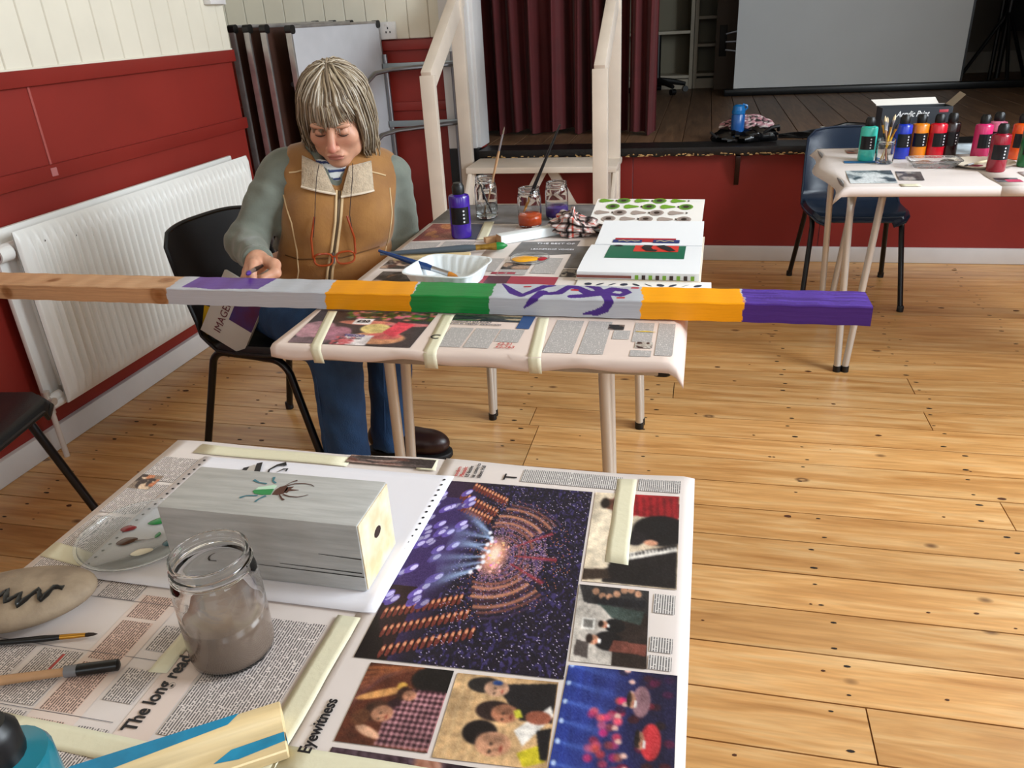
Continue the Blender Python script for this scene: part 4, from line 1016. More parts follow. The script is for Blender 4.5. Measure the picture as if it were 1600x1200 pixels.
lid = thing('plastic_lid_palette', 'clear plastic lid used as a paint palette beside the grey block', 'palette', (-.658, .662, ZP + .0008))
G().lathe([(.0, .0), (.066, .0), (.069, .002), (.071, .006), (.0745, .006), (.0745, .0072), (.0702, .0072), (.068, .0035), (.0655, .0012), (.0, .0012)], 48).build('lid', m_clear, lid)
def dab(parent, name, m, x, y, rx, ry, ang, h=.0025, z=.0013):
    g = G().grid(lambda u, v: (rx * math.sqrt(v) * math.cos(2 * PI * u) * (1 + .12 * math.sin(4 * PI * u + 1)), ry * math.sqrt(v) * math.sin(2 * PI * u) * (1 + .1 * math.cos(6 * PI * u)), h * (1 - v) ** .6), 20, 6)
    return g.build(name, m, parent, loc=(x, y, z), rot=(0, 0, ang), ang=180)
for nm, h, x, y, rx, ry, a in (('red_dab', '#7a1620', -.684, .674, .009, .0065, .3), ('green_dab', '#14793b', -.652, .696, .015, .007, .5), ('brown_dab', '#4b2a1a', -.668, .650, .0115, .0075, .5), ('cream_dab', '#e6dfc9', -.635, .634, .012, .0065, .5), ('teal_dab', '#1d5560', -.611, .657, .009, .007, .5)):
    dab(lid, nm, mat(nm, h, .25, coat=.4), x + .658, y - .662, rx, ry, a)
dab(lid, 'green_smear', mat('green_dab', '#14793b', .25), -.637 + .658, .668 - .662, .003, .006, .2, h=.0006)
stroke(lid, 'brown_smear', mat('brown_dab', '#4b2a1a', .25), [(-.658 + .658, .652 - .662), (-.645 + .658, .656 - .662), (-.637 + .658, .66 - .662)], [.003, .0012, .0006], .0014)

def glass_jar(label, loc, r, h, neck, liq, level, lcol=None, group='glass jars'):
    t = thing('glass_jar', label, 'jar', loc, 0, group)
    th = .0022; hb = h * .70
    out = [(0, 0), (r * .86, 0), (r * .97, .004), (r, .012), (r, hb), (r * .985, hb + .006), (neck * 1.06, hb + .016), (neck, hb + .019), (neck, h - .014), (neck * 1.05, h - .013), (neck * 1.05, h - .010), (neck, h - .009), (neck, h - .005), (neck * 1.03, h - .003), (neck * 1.02, h)]
    inn = [(neck - th, h), (neck - th, hb + .018), (r - th, hb + .004), (r - th, .012), (r * .9 - th, .006), (0, .006)]
    G().lathe(out + inn, 40, caps=False).build('glass', m_glass, t, ang=60)
    G().tube([(neck * 1.045 * math.cos(k * PI / 16), neck * 1.045 * math.sin(k * PI / 16), h - .012 - .0002 * k) for k in range(33)], .0011, 6).build('screw_thread', m_glass, t)
    if liq:
        R = r - th + .0003
        G().lathe([(0, .0058), (r * .9 - th, .0058), (R, .0122), (R, level - .001), (R - .001, level), (0, level - .0005)], 40, caps=False).build('water', liq, t, ang=60)
    return t
m_murk = mat('murky_water', '#9a8677', .08, trans=.12, ior=1.33)
glass_jar('glass jar of murky brown brush water in front of the grey block', (-.437, .511, ZT + .003), .0415, .122, .0365, m_murk, .052)

# stone with black zigzag
rs_ = np.random.RandomState(3)
def stone_pt(u, v):
    a = u * 2 * PI; b = (v - .5) * PI
    d = 1 + .05 * math.sin(2 * a + 1) + .04 * math.sin(3 * a) * math.cos(b)
    return (.075 * math.cos(a) * max(math.cos(b), 0) ** .8 * d, .05 * math.sin(a) * max(math.cos(b), 0) ** .8 * d, .0195 + .0195 * math.sin(b) * (1 if b > 0 else 1))
stn = thing('painted_stone', 'smooth beige stone with a black zigzag painted on it', 'stone', (-.702, .522, ZT + .003), math.radians(18))
G().grid(stone_pt, 48, 24).build('stone', mat('beige_stone', '#9a8770', .7, h2='#7d6b58', scale=30, bump=.3, bscale=90), stn, ang=180)
ca, sa = math.cos(-math.radians(18)), math.sin(-math.radians(18))
def toS(x, y): dx, dy = x + .702, y - .522; return (dx * ca - dy * sa, dx * sa + dy * ca)
def stone_z(x, y):
    q = min(.995, math.hypot(x / .076, y / .051)); cb_ = q ** (1 / .8)
    return .0195 + .0195 * math.sqrt(max(0, 1 - cb_ * cb_))
zig = [(-.74, .515), (-.725, .498), (-.715, .512), (-.703, .498), (-.700, .512), (-.690, .497), (-.682, .510), (-.674, .495), (-.668, .520), (-.656, .508), (-.656, .528), (-.645, .531)]
zz = []
for (a, b) in zip(zig, zig[1:]):
    for k in range(5): zz.append(toS(a[0] + (b[0] - a[0]) * k / 5, a[1] + (b[1] - a[1]) * k / 5))
P3 = [(x, y, stone_z(x, y) + .0008) for x, y in zz]
G().tube(P3, [.0022 + .0012 * math.sin(i * .9) ** 2 for i in range(len(P3))], 6, flat=.5).build('zigzag_stroke', mat('black_gloss_paint', '#101012', .3), stn)

def brush(label, tip, tail, hr, hm, fm, bm_, bl=.018, fl=.03, br=None, group='paint brushes', flat=1.0, cat='paint brush'):
    tip = Vector(tip); tail = Vector(tail); d = (tail - tip); L_ = d.length
    t = thing('paint_brush', label, cat, tip, 0, group); br = br or hr * .8
    t.rotation_mode = 'QUATERNION'; t.rotation_quaternion = Vector((0, 0, 1)).rotation_difference(d.normalized())
    G().tube([(0, 0, 0), (0, 0, bl * .35), (0, 0, bl * .8), (0, 0, bl + .002)], [br * .12, br * .75, br, br * .9], 10).build('bristles', bm_, t)
    G().tube([(0, 0, bl), (0, 0, bl + fl * .5), (0, 0, bl + fl)], [br, hr * .95, hr], 12, flat=flat).build('ferrule', fm, t)
    z0 = bl + fl - .001; n = L_ - z0
    G().tube([(0, 0, z0), (0, 0, z0 + n * .12), (0, 0, z0 + n * .35), (0, 0, z0 + n * .8), (0, 0, L_)], [hr * .95, hr * 1.25, hr * 1.05, hr * .75, hr * .5], 12).build('handle', hm, t)
    return t
m_bh = mat('black_lacquer', '#121214', .3); m_wood_h = mat('bare_wood_handle', '#b98f68', .5, var=.1, scale=30); m_blue_h = mat('blue_lacquer', '#12386e', .25, coat=.3)
m_brown_br = mat('dark_bristle', '#2a1c14', .7); m_tan_br = mat('tan_bristle', '#c98d3c', .6); m_nyl = mat('orange_nylon', '#c87f2c', .5)
m_sil = mat('silver_ferrule', '#b7b9be', .3, metal=.9)
brush('fine black-handled brush with gold ferrule by the stone', (-.592, .503, ZT + .0065), (-.77, .447, ZT + .0075), .0028, m_bh, m_gold, m_brown_br, bl=.012, fl=.026)
b2 = brush('wooden-handled brush with black end below the fine brush', (-.83, .357, ZT + .0085), (-.537, .467, ZT + .009), .0055, m_wood_h, m_sil, m_tan_br, bl=.02, fl=.03)
G().tube([(0, 0, .262), (0, 0, .275)], .0058, 12).build('grey_band', mat('grey_band', '#76767a', .5), b2)
G().tube([(0, 0, .274), (0, 0, .312), (0, 0, .3135)], [.0061, .0058, .003], 12).build('black_end', m_bh, b2)

# step-shaped wooden batten with blue paint
wd = thing('wooden_batten', 'stepped bare wood batten with blue painted stripes at the near edge', 'batten', (-.331, .4215, ZT + .0042), math.atan2(-.56, -.83))
m_pine = wood_floor_mat('bare_pine_batten', '#e2c897', '#d2b47e', '#efdcb4', knots=False, rough=.6, along='X')
prof = [(-.0235, 0), (.0235, 0), (.0235, .011), (.000, .011), (-.004, .022), (-.0235, .022)]
Mx = Matrix(((0, 0, 1, 0), (-1, 0, 0, 0), (0, 1, 0, 0), (0, 0, 0, 1)))
g = G().prism([(x, z) for x, z in prof], 0, .36, Matrix(((0, 0, 1, 0), (1, 0, 0, 0), (0, 1, 0, 0), (0, 0, 0, 1)))); g.build('batten', m_pine, wd, bevel=.0012, seg=1)
m_bluep = mat('blue_acrylic', '#1784ad', .4, var=.15, scale=40)
G().add([(.035, -.0230, .0223), (.045, -.014, .0223), (.16, -.0045, .0223), (.185, -.012, .0223), (.17, -.0230, .0223)], [(0, 1, 2, 3, 4)]).build('blue_stripe', m_bluep, wd, smooth=False)
G().add([(.001, .003, .0113), (.001, .013, .0113), (.04, .0165, .0113), (.06, .013, .0113), (.045, .004, .0113)], [(0, 1, 2, 3, 4)]).build('blue_stripe', m_bluep, wd, smooth=False)
G().add([(-.0004, .003, .0112), (-.0004, .013, .0112), (-.0004, .012, .003), (-.0004, .006, .003)], [(0, 1, 2, 3)]).build('blue_stripe', m_bluep, wd, smooth=False)

def paint_bottle(label, loc, col, rz=0, marks=True, h=.155, r=.0295, group='paint bottles', glyph='ooo'):
    t = thing('paint_bottle', label, 'paint bottle', loc, rz, group)
    m = mat('acrylic_' + col, col, .25, coat=.35)
    hb = h - .034
    G().lathe([(0, 0), (r * .93, 0), (r, .004), (r, hb - .006), (r * .93, hb - .001), (r * .6, hb + .002), (r * .5, hb + .004), (0, hb + .004)], 28, caps=False).build('body', m, t)
    G().lathe([(0, hb + .002), (r * .56, hb + .002), (r * .58, hb + .006), (r * .58, hb + .024), (r * .5, h - .006), (r * .42, h - .001), (0, h)], 20, caps=False).build('cap', m_black, t)
    # label wrapped on the front of the body
    g = G().grid(lambda u, v: ((r + .0005) * math.sin((u - .5) * 1.9), -(r + .0005) * math.cos((u - .5) * 1.9), hb * (.34 + .40 * v)), 12, 2); lp = g.build('label_patch', mat('bottle_label_black', '#101114', .3), t)
    if marks:
        for k in range(4):
            z = hb * (.40 + .085 * k)
            G().lathe([(0, 0), (.0028, 0), (.0028, .0004), (0, .0004)], 10).build('printed_mark', mat('label_print_white', '#cfcfd2', .4), lp, loc=((r + .001) * math.sin(.35), -(r + .001) * math.cos(.35), z), rot=(PI / 2, 0, .35))
    return t
paint_bottle('teal paint bottle cropped at the lower left corner', (-.452, .278, ZT + .003), '#0f6a7a', rz=.6, h=.155, r=.033)

# ---------------------------------------------------------------- newspapers on the middle table
def zfM(x, y):
    z = ZT + .0022 + .0006 * math.sin(x * 19) * math.sin(y * 13)
    if y < 1.284:
        d = 1.284 - y; z -= min(d * d * 60, d * 1.6)
    return z
def fM(u, v):
    x = -.815 + .803 * u; s = .344 * v
    y = 1.60 - s
    z = zfM(x, max(y, 1.285))
    over = s - .322 + .004 * math.sin(u * 13) + .003 * math.sin(u * 31)
    if over > 0: y = 1.2765 - min(over, .004) - .12 * over; z = ZT + .0022 - over
    elif y < 1.284: z = ZT + .0022
    if x > -.03: z -= (x + .03) * 1.4
    return (x, y, z)
fr_ = tag(G().grid(fM, 60, 40).build('newspaper', m_newsp, ang=180), 'newspaper front page folded over the near edge below the painted beam', 'newspaper', 'newspaper sheets')
sol = fr_.modifiers.new('thickness', 'SOLIDIFY'); sol.thickness = .0006
picture(fr_, pic_flowers(), [(-.80, 1.475), (-.53, 1.475), (-.527, 1.289), (-.785, 1.289)], zfM, .0016)
text('£20', .017, m_ink, fr_, (-.688, 1.408, ZT + .0052), (0, 0, 0), sx=1.1, bold=.0003)
text('TESCO', .0145, mat('dull_blue_ink', '#6a5a86', .5), fr_, (-.684, 1.330, ZT + .0052), sx=1.0, bold=.0006)
text('Every little helps', .0085, m_inkg, fr_, (-.688, 1.318, ZT + .0052), sx=.85)
text('Customers and drivers\nfrom as weather deteriorates', .012, m_inkg, fr_, (-.485, 1.428, ZT + .0052), sx=.75)
text('C', .03, m_ink, fr_, (-.505, 1.335, ZT + .0052))
for k, (x0, x1, y0, y1) in enumerate(((-.478, -.43, 1.30, 1.40), (-.425, -.375, 1.30, 1.40), (-.372, -.325, 1.335, 1.40), (-.27, -.215, 1.295, 1.46), (-.205, -.158, 1.295, 1.46), (-.15, -.118, 1.37, 1.415), (-.112, -.075, 1.36, 1.46), (-.066, -.034, 1.3, 1.46), (-.11, -.072, 1.292, 1.32))):
    textcol(fr_, x0, y0, x1, y1, zfM, 0, m_txtf, .0014, 4)
text('£2.91\n£2,763', .015, m_inkr, fr_, (-.362, 1.318, ZT + .0052), sx=.9)
picture(fr_, pic_misc(12, (70, 74, 66), [(40, 44, 50), (180, 160, 130), (64, 100, 60)], 40, 16), [(-.49, 1.475), (-.345, 1.475), (-.345, 1.44), (-.49, 1.44)], zfM, .0016)
quad(fr_, 'blue_panel', mat('blue_print', '#2c4d80', .5), rect(-.345, 1.405, -.318, 1.475), zfM, .0018, 3)
picture(fr_, pic_misc(13, (40, 34, 34), [(20, 16, 18), (120, 100, 90)], 20, 14), [(-.163, 1.445), (-.132, 1.445), (-.132, 1.418), (-.163, 1.418)], zfM, .0016)
picture(fr_, pic_misc(14, (190, 184, 176), [(60, 34, 34), (170, 160, 150)], 20, 14), [(-.104, 1.36), (-.072, 1.36), (-.072, 1.33), (-.104, 1.33)], zfM, .0016)
stroke(fr_, 'yellow_smear', mat('yellow_smear', '#d8b850', .5), [(-.108, 1.41), (-.09, 1.412), (-.07, 1.41)], [.002, .006, .002], zfM, .0024)
def tapeM(label, x0, x1, w):
    def fn(u, v):
        x = x0 + (x1 - x0) * v + w * u; y = 1.47 - .218 * v
        if y < 1.275: return (x, 1.2705 - (1.275 - y) * .12, ZT + .004 - (1.275 - y) * 1.4)
        return (x, y, zfM(x, max(y, 1.285)) + .0016)
    o = tag(G().grid(fn, 3, 24).build('masking_tape', m_tape, ang=180), label, 'tape', 'strips of masking tape'); s = o.modifiers.new('t', 'SOLIDIFY'); s.thickness = .0004
    return o
tapeM('masking tape over the left edge of the flower picture', -.782, -.722, .022)
tapeM('masking tape at the middle of the near edge below the green paint', -.518, -.492, .026)
tapeM('masking tape on the near edge below the purple scribble', -.313, -.290, .024)
# page behind the beam, left page, right page, dark rear page
def pageM(label, x0, y0, x1, y1, m=m_news, dz=0, sk=0):
    return sheet(label, lambda u, v: (x0 + (x1 - x0) * u + sk * v, y0 + (y1 - y0) * v, zfM(x0 + (x1 - x0) * u, max(y0 + (y1 - y0) * v, 1.3)) + dz), 16, 16, m)
zD = lambda dz: (lambda x, y: zfM(x, max(y, 1.3)) + dz)
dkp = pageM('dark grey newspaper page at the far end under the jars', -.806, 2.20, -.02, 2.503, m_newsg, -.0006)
pa = pageM('newspaper page with a red advert beside the purple bottle', -.806, 1.60, -.50, 2.245, m_news, .0008)
picture(pa, pic_misc(20, (126, 50, 44), [(140, 60, 50), (120, 40, 40), (178, 110, 60), (150, 84, 70)], 40, 40, 10), [(-.79, 2.235), (-.70, 2.235), (-.66, 2.065), (-.79, 2.04)], zD(.0008), .0012)
quad(pa, 'navy_panel', mat('navy_print', '#3a3e52', .5), [(-.695, 2.235), (-.62, 2.235), (-.60, 2.06), (-.655, 2.065)], zD(.0008), .0012, 4)
for x0, x1, y0, y1 in ((-.79, -.70, 1.93, 2.03), (-.69, -.60, 1.93, 2.04), (-.61, -.52, 2.08, 2.22), (-.70, -.52, 1.62, 1.66)): textcol(pa, x0, y0, x1, y1, zD(.0008), 0, m_txtf, .0012, 3)
picture(pa, pic_misc(21, (110, 100, 96), [(50, 44, 44), (180, 150, 130), (90, 60, 54)], 30, 26), [(-.785, 1.85), (-.70, 1.85), (-.70, 1.78), (-.785, 1.78)], zD(.0008), .0012)
picture(pa, pic_misc(22, (84, 80, 80), [(40, 40, 44), (190, 160, 140), (120, 90, 70)], 30, 26), [(-.765, 1.755), (-.66, 1.755), (-.66, 1.66), (-.765, 1.66)], zD(.0008), .0012)
pb = pageM('newspaper page with dark headline panel under the yellow and red palette', -.55, 1.58, -.02, 2.20, m_news, .0018)
quad(pb, 'dark_panel', m_newsg, [(-.47, 2.04), (-.31, 2.055), (-.315, 1.93), (-.475, 1.90)], zD(.0018), .0012, 5)
text('THE BEST OF', .018, m_paper, pb, (-.425, 2.015, ZT + .0062), sx=1.0)
text('LEADERSHIP VOICES', .016, m_paper, pb, (-.43, 1.96, ZT + .0062), sx=.8)
quad(pb, 'red_band', mat('red_band_print', '#a03848', .5), rect(-.545, 1.675, -.315, 1.735), zD(.0018), .0012, 4)
quad(pb, 'dark_band', mat('plum_print', '#55303c', .5), rect(-.485, 1.675, -.43, 1.735), zD(.0018), .0014, 3)
quad(pb, 'red_label', mat('red_band_print', '#a03848', .5), rect(-.485, 1.75, -.425, 1.765), zD(.0018), .0012, 3)
picture(pb, pic_misc(23, (80, 74, 72), [(40, 36, 40), (170, 140, 120)], 30, 20), [(-.47, 1.845), (-.40, 1.845), (-.40, 1.79), (-.47, 1.79)], zD(.0018), .0012)
for x0, x1, y0, y1 in ((-.39, -.33, 1.76, 1.89), (-.545, -.48, 1.77, 1.88), (-.47, -.40, 1.745, 1.785), (-.545, -.44, 2.06, 2.17), (-.43, -.36, 2.09, 2.17)): textcol(pb, x0, y0, x1, y1, zD(.0018), 0, m_txtf, .0012, 3)
picture(pb, pic_misc(24, (74, 70, 66), [(36, 34, 36), (150, 140, 128)], 24, 24), [(-.315, 1.80), (-.265, 1.80), (-.265, 1.74), (-.315, 1.74)], zD(.0018), .0012)
quad(pb, 'grey_panel', m_newsg, rect(-.315, 1.81, -.275, 2.0), zD(.0018), .0012, 4)
tape('masking tape strip behind the white stick', [(-.635, 2.26), (-.605, 2.265), (-.575, 2.06), (-.605, 2.055)], zD(.001), .0018)

# ---------------------------------------------------------------- the long painted beam
def beam():
    x0, x1 = -1.76, .324; W, Hh = .0875, .038; r = .003
    per = []   # (y, z, t): rear bottom > rear top > front top > front bottom
    for k in range(5): per.append((1.5625, ZT + .006 + Hh * k / 5, -.038 + Hh * k / 5))
    n1 = 40
    for k in range(n1 + 1): per.append((1.5625 - W * k / n1, ZT + .006 + Hh, W * k / n1))
    for k in range(1, 19): per.append((1.475, ZT + .006 + Hh - Hh * k / 18, W + Hh * k / 18))
    for k in range(1, 5): per.append((1.475 + W * k / 5, ZT + .006, W + Hh + .02 * k))
    nx = 1300; np_ = len(per)
    X = np.linspace(x0, x1, nx + 1); T = np.array([p[2] for p in per])
    XX, TT = np.meshgrid(X, T, indexing='ij')
    rs = np.random.RandomState(5)
    nz = rs.normal(0, 1, (nx + 1, np_)); k = np.ones(60) / 60 ** .5
    streak = np.apply_along_axis(lambda c: np.convolve(c, k, 'same'), 0, nz)
    lines = rs.normal(0, 1, np_)[None, :] * .5 + streak * .5
    C = np.zeros((nx + 1, np_, 3))
    def S(h): return np.array([int(h[i:i + 2], 16) / 255 for i in (1, 3, 5)])
    wave = .003 * np.sin(TT * 70) + .0012 * np.sin(TT * 300 + 1)
    C[:] = S('#c79b72')
    C += lines[..., None] * np.array([.035, .032, .025])
    # knots
    for kx, kt, s in ((-1.205, .105, .02), (-1.63, .108, .012), (-1.22, .03, .016), (-1.52, .05, .012)):
        d = np.hypot((XX - kx), (TT - kt) * 1.0); C -= (np.exp(-(d / s) ** 2) * .26)[..., None] * np.array([.9, 1, 1]); C -= (np.exp(-((d - s) / .004) ** 2) * .08)[..., None]
    def sect(a, b, col, vs=.018, sl=0.0):
        m = (XX + wave + sl * np.clip(.0875 - TT, 0, 1) > a) & (XX + wave * .8 + sl * np.clip(.0875 - TT, 0, 1) < b)
        C[m] = S(col) + (lines[..., None] * vs)[m]
    sect(-1.182, .5, '#b9bcc4', .012, .1)
    m = (TT > -.01) & (TT < .080 + .004 * np.sin(XX * 40)) & (XX > -1.15 + .0 * TT) & (XX < -.952 + .08 * (.06 - TT)); C[m] = S('#5b3590') + (lines[..., None] * .012)[m]
    sect(-.785, -.588, '#ec9a00', .012, .12); sect(-.588, -.415, '#0f8238', .02, .05); sect(-.102, .094, '#f8a400', .012, .06); sect(.094, .5, '#45237f', .02)
    m = (XX > .09) & (TT < .085) & (lines > .3); C[m] = S('#5a3aa6')
    def strokes(pts, w, col):
        P = np.array(pts, float)
        for i in range(len(P) - 1):
            a, b = P[i], P[i + 1]; d = b - a; L2 = d @ d + 1e-12
            t = np.clip(((XX - a[0]) * d[0] + (TT - a[1]) * d[1]) / L2, 0, 1)
            dist = np.hypot(XX - a[0] - t * d[0], (TT - a[1] - t * d[1]))
            wi = w if not isinstance(w, list) else w[i] + (w[i + 1] - w[i]) * t
            mm = dist < wi; C[mm] = S(col)
    pu = '#43207c'
    strokes([(-.405, .004), (-.371, .053), (-.349, .074), (-.331, .046), (-.313, .012), (-.293, .004)], [.003, .011, .008, .008, .009, .004], pu)
    strokes([(-.31, .048), (-.32, .088), (-.341, .109)], [.011, .009, .002], pu)
    strokes([(-.305, .058), (-.275, .051), (-.26, .012), (-.242, .014), (-.214, .046), (-.185, .048)], [.008, .011, .009, .010, .012, .013], pu)
    strokes([(-.244, .071), (-.217, .062), (-.185, .049), (-.167, .018), (-.143, .024), (-.135, .04), (-.146, .056), (-.174, .048)], [.010, .012, .014, .011, .009, .009, .008, .009], pu)
    strokes([(-.179, .052), (-.167, .092), (-.175, .107), (-.192, .115), (-.219, .118)], [.010, .009, .008, .007, .002], pu)
    strokes([(-.225, .002), (-.201, .015), (-.186, .044)], [.003, .009, .010], pu)
    for x, t in ((-.349, .016), (-.245, .031), (-.122, .010), (-.145, .071)): strokes([(x - .004, t), (x + .004, t)], .005, '#b3182c')
    P = np.array([[(x, p[0] + (0.002 if abs(p[0] - 1.475) < 1e-6 and abs(p[2] - W) < 1e-6 else 0), p[1] + .0005 * math.sin(x * 90)) for p in per] for x in X]).reshape(-1, 3)
    idx = np.arange((nx + 1) * np_).reshape(nx + 1, np_)
    nxt = np.roll(idx, -1, axis=1)
    fs = np.stack([idx[:-1], idx[1:], nxt[1:], nxt[:-1]], -1).reshape(-1, 4).tolist()
    fs.append(list(idx[0])); fs.append(list(idx[-1][::-1]))
    me = bpy.data.meshes.new('timber'); me.from_pydata(P.tolist(), [], fs)
    c = np.clip(C.reshape(-1, 3), 0, 1); c = np.where(c <= .04045, c / 12.92, ((c + .055) / 1.055) ** 2.4)
    at = me.color_attributes.new('Col', 'FLOAT_COLOR', 'POINT'); at.data.foreach_set('color', np.column_stack([c, np.ones(len(c))]).astype(np.float32).ravel())
    me.materials.append(mat('hand_painted_timber', '#888888', .38, attr='Col', bump=.15, bscale=15, stretch=(2, 30, 30)))
    o = bpy.data.objects.new('painted_beam', me); COL.objects.link(o)
    return tag(o, 'long timber beam painted in purple, white, orange-yellow and green sections', 'beam')
beam()

# ---------------------------------------------------------------- things on the middle table
ZM = ZT + .0052
paint_bottle('purple paint bottle with black pump cap on the middle table', (-.657, 2.09, ZM), '#3a1d8a', rz=.3, h=.152)
jA = glass_jar('clear glass jar with two brushes standing in it', (-.640, 2.315, ZM), .0345, .125, .029, mat('clear_water', '#dfe6e6', .02, trans=.95, ior=1.33), .04)
jB = glass_jar('glass jar with orange paint water and a tall black brush', (-.483, 2.215, ZM), .0345, .112, .030, mat('orange_water', '#d5531c', .1), .035)
jC = glass_jar('glass jar with purple paint water behind the rag', (-.42, 2.315, ZM), .0345, .108, .030, mat('purple_water', '#4a2a86', .1), .034)
brush('slim wooden brush standing bristles-up in the clear jar', (-.566, 2.30, .985), (-.648, 2.318, ZM + .009), .0033, m_wood_h, m_sil, mat('grey_brown_bristle', '#7a6a5a', .7), bl=.022, fl=.05)
brush('short black brush handle leaning inside the clear jar', (-.625, 2.31, ZM + .012), (-.665, 2.318, ZM + .125), .003, m_bh, m_bh, m_brown_br, bl=.015, fl=.02)
brush('tall black brush with white tip standing in the orange jar', (-.500, 2.205, ZM + .04), (-.384, 2.20, 1.0), .0045, m_bh, m_gold, m_tan_br, bl=.02, fl=.03)
# white tray
tr = thing('white_tray', 'white ribbed plastic food tray behind the beam', 'tray', (-.566, 1.672, ZM), math.radians(-8))
def tray_g(w, l, h, t):
    g = G(); n = 96
    def ring(sw, sl, z, rib):
        out = []
        for k in range(n):
            a = 2 * PI * k / n; c, s = math.cos(a), math.sin(a)
            e = (abs(c) ** 5 + abs(s) ** 5) ** (-1 / 5)
            q = 1 + rib * (.022 if (k // 2) % 2 == 0 else -.022)
            out.append((sw * e * c * q, sl * e * s * q, z))
        return out
    rings = [ring(w * .78, l * .74, 0, 0), ring(w * .80, l * .76, .003, 1), ring(w * .96, l * .95, h - .004, 1), ring(w, l, h, 0), ring(w * 1.05, l * 1.05, h - .001, 0), ring(w * 1.05, l * 1.05, h + .001, 0), ring(w * .99, l * .99, h + .0018, 0), ring(w * .94, l * .93, h - .004, 1), ring(w * .785, l * .745, .005, 1), ring(w * .70, l * .66, .0022, 0)]
    vs = [p for r_ in rings for p in r_]
    fs = [(i * n + k, i * n + (k + 1) % n, (i + 1) * n + (k + 1) % n, (i + 1) * n + k) for i in range(len(rings) - 1) for k in range(n)]
    fs.append(tuple(range(n - 1, -1, -1))); fs.append(tuple((len(rings) - 1) * n + k for k in range(n)))
    return g.add(vs, fs)
tray_g(.086, .083, .043, .002).build('tray', mat('white_tray_plastic', '#e4ebee', .35, trans=.0), tr, ang=70)
brush('blue-handled brush with silver ferrule resting across the white tray', (-.545, 1.682, ZM + .012), (-.755, 1.722, ZM + .062), .0068, m_blue_h, m_sil, m_nyl, bl=.026, fl=.045, br=.0068)
tag(G().box(-.10, -.018, 0, .10, .018, .008).build('wood_strip', m_pine, bevel=.001, loc=(-.675, 1.875, ZM), rot=(0, 0, .15)), 'thin bare wood strip behind the white tray', 'wood strip')
brush('large grey-handled brush loaded with green paint', (-.490, 1.955, ZM + .013), (-.805, 1.842, ZM + .018), .0078, mat('grey_handle', '#47515a', .4), mat('paint_stained_brass', '#b08a3c', .4, metal=.6, h2='#7a5a20', scale=60), mat('green_bristle', '#0f7a34', .4), bl=.03, fl=.055, br=.011)
ws = thing('white_stick', 'white painted square stick lying before the orange jar', 'stick', (-.53, 2.02, ZM), math.atan2(.125, .165))
G().box(0, -.017, 0, .215, .017, .024).build('stick', mat('white_stick_paint', '#e6ecee', .35, var=.04, scale=12), ws, bevel=.002)
G().box(-.0008, -.0155, .0015, .0005, .0155, .0225).build('bare_end', m_wood_h, ws)
G().box(-.03, .019, 0, .02, .037, .014).build('wood_stub', m_wood_h, ws, bevel=.001)
pl = thing('paint_palette', 'small clear palette with yellow and red paint on the middle table', 'palette', (-.413, 1.872, ZM))
G().lathe([(0, 0), (.044, 0), (.049, .005), (.051, .005), (.051, .0065), (.048, .0065), (.043, .0015), (0, .0015)], 32).build('dish', m_clear, pl)
dab(pl, 'yellow_dab', mat('yellow_dab', '#e8a316', .3, coat=.3), -.012, .0, .034, .026, .1, h=.005, z=.0016)
dab(pl, 'red_dab', mat('crimson_dab', '#a8122a', .3, coat=.3), .032, .003, .013, .014, .1, h=.004, z=.0016)
# checked rag
def rag_pt(u, v):
    a, b = u * 2 * PI, (v - .5) * PI
    d = 1 + .10 * math.sin(5 * a + 2.2 * math.sin(3 * b)) + .10 * math.sin(9 * b + 3 * a) + .07 * abs(math.sin(8 * a + 6 * b)) + .05 * math.sin(17 * a - 9 * b)
    x = .068 * math.cos(a) * math.cos(b) * d; y = .048 * math.sin(a) * math.cos(b) * d
    z = max(0, (.030 * math.sin(b) * d + .024) * (1 - .35 * max(0, math.cos(a)))) + .012 * max(0, math.sin(3 * a + 1)) * max(0, b)
    return (x, y, z)
rg = G().grid(rag_pt, 150, 80)
cc = []
for i, p in enumerate(rg.v):
    u = (i % 151) / 150 * 30; v = (i // 151) / 80 * 15
    c = np.array([.80, .74, .72])
    ku, kv = u % 3, v % 3
    if ku < .9: c = c * np.array([.62, .58, .58])
    if kv < .9: c = c * np.array([.55, .50, .50])
    if 1.4 < ku < 1.75: c = c * np.array([.95, .45, .38])
    if 1.9 < kv < 2.25: c = c * np.array([.95, .50, .42])
    if .35 < ku < .6 or .35 < kv < .6: c = c * .25
    cc.append(c ** 2.2)
tag(rg.build('checked_rag', mat('checked_cotton', '#888888', .85, attr='Col'), loc=(-.335, 2.125, ZM), ang=180, col=np.array(cc)), 'crumpled red, black and white checked rag by the open book', 'rag')
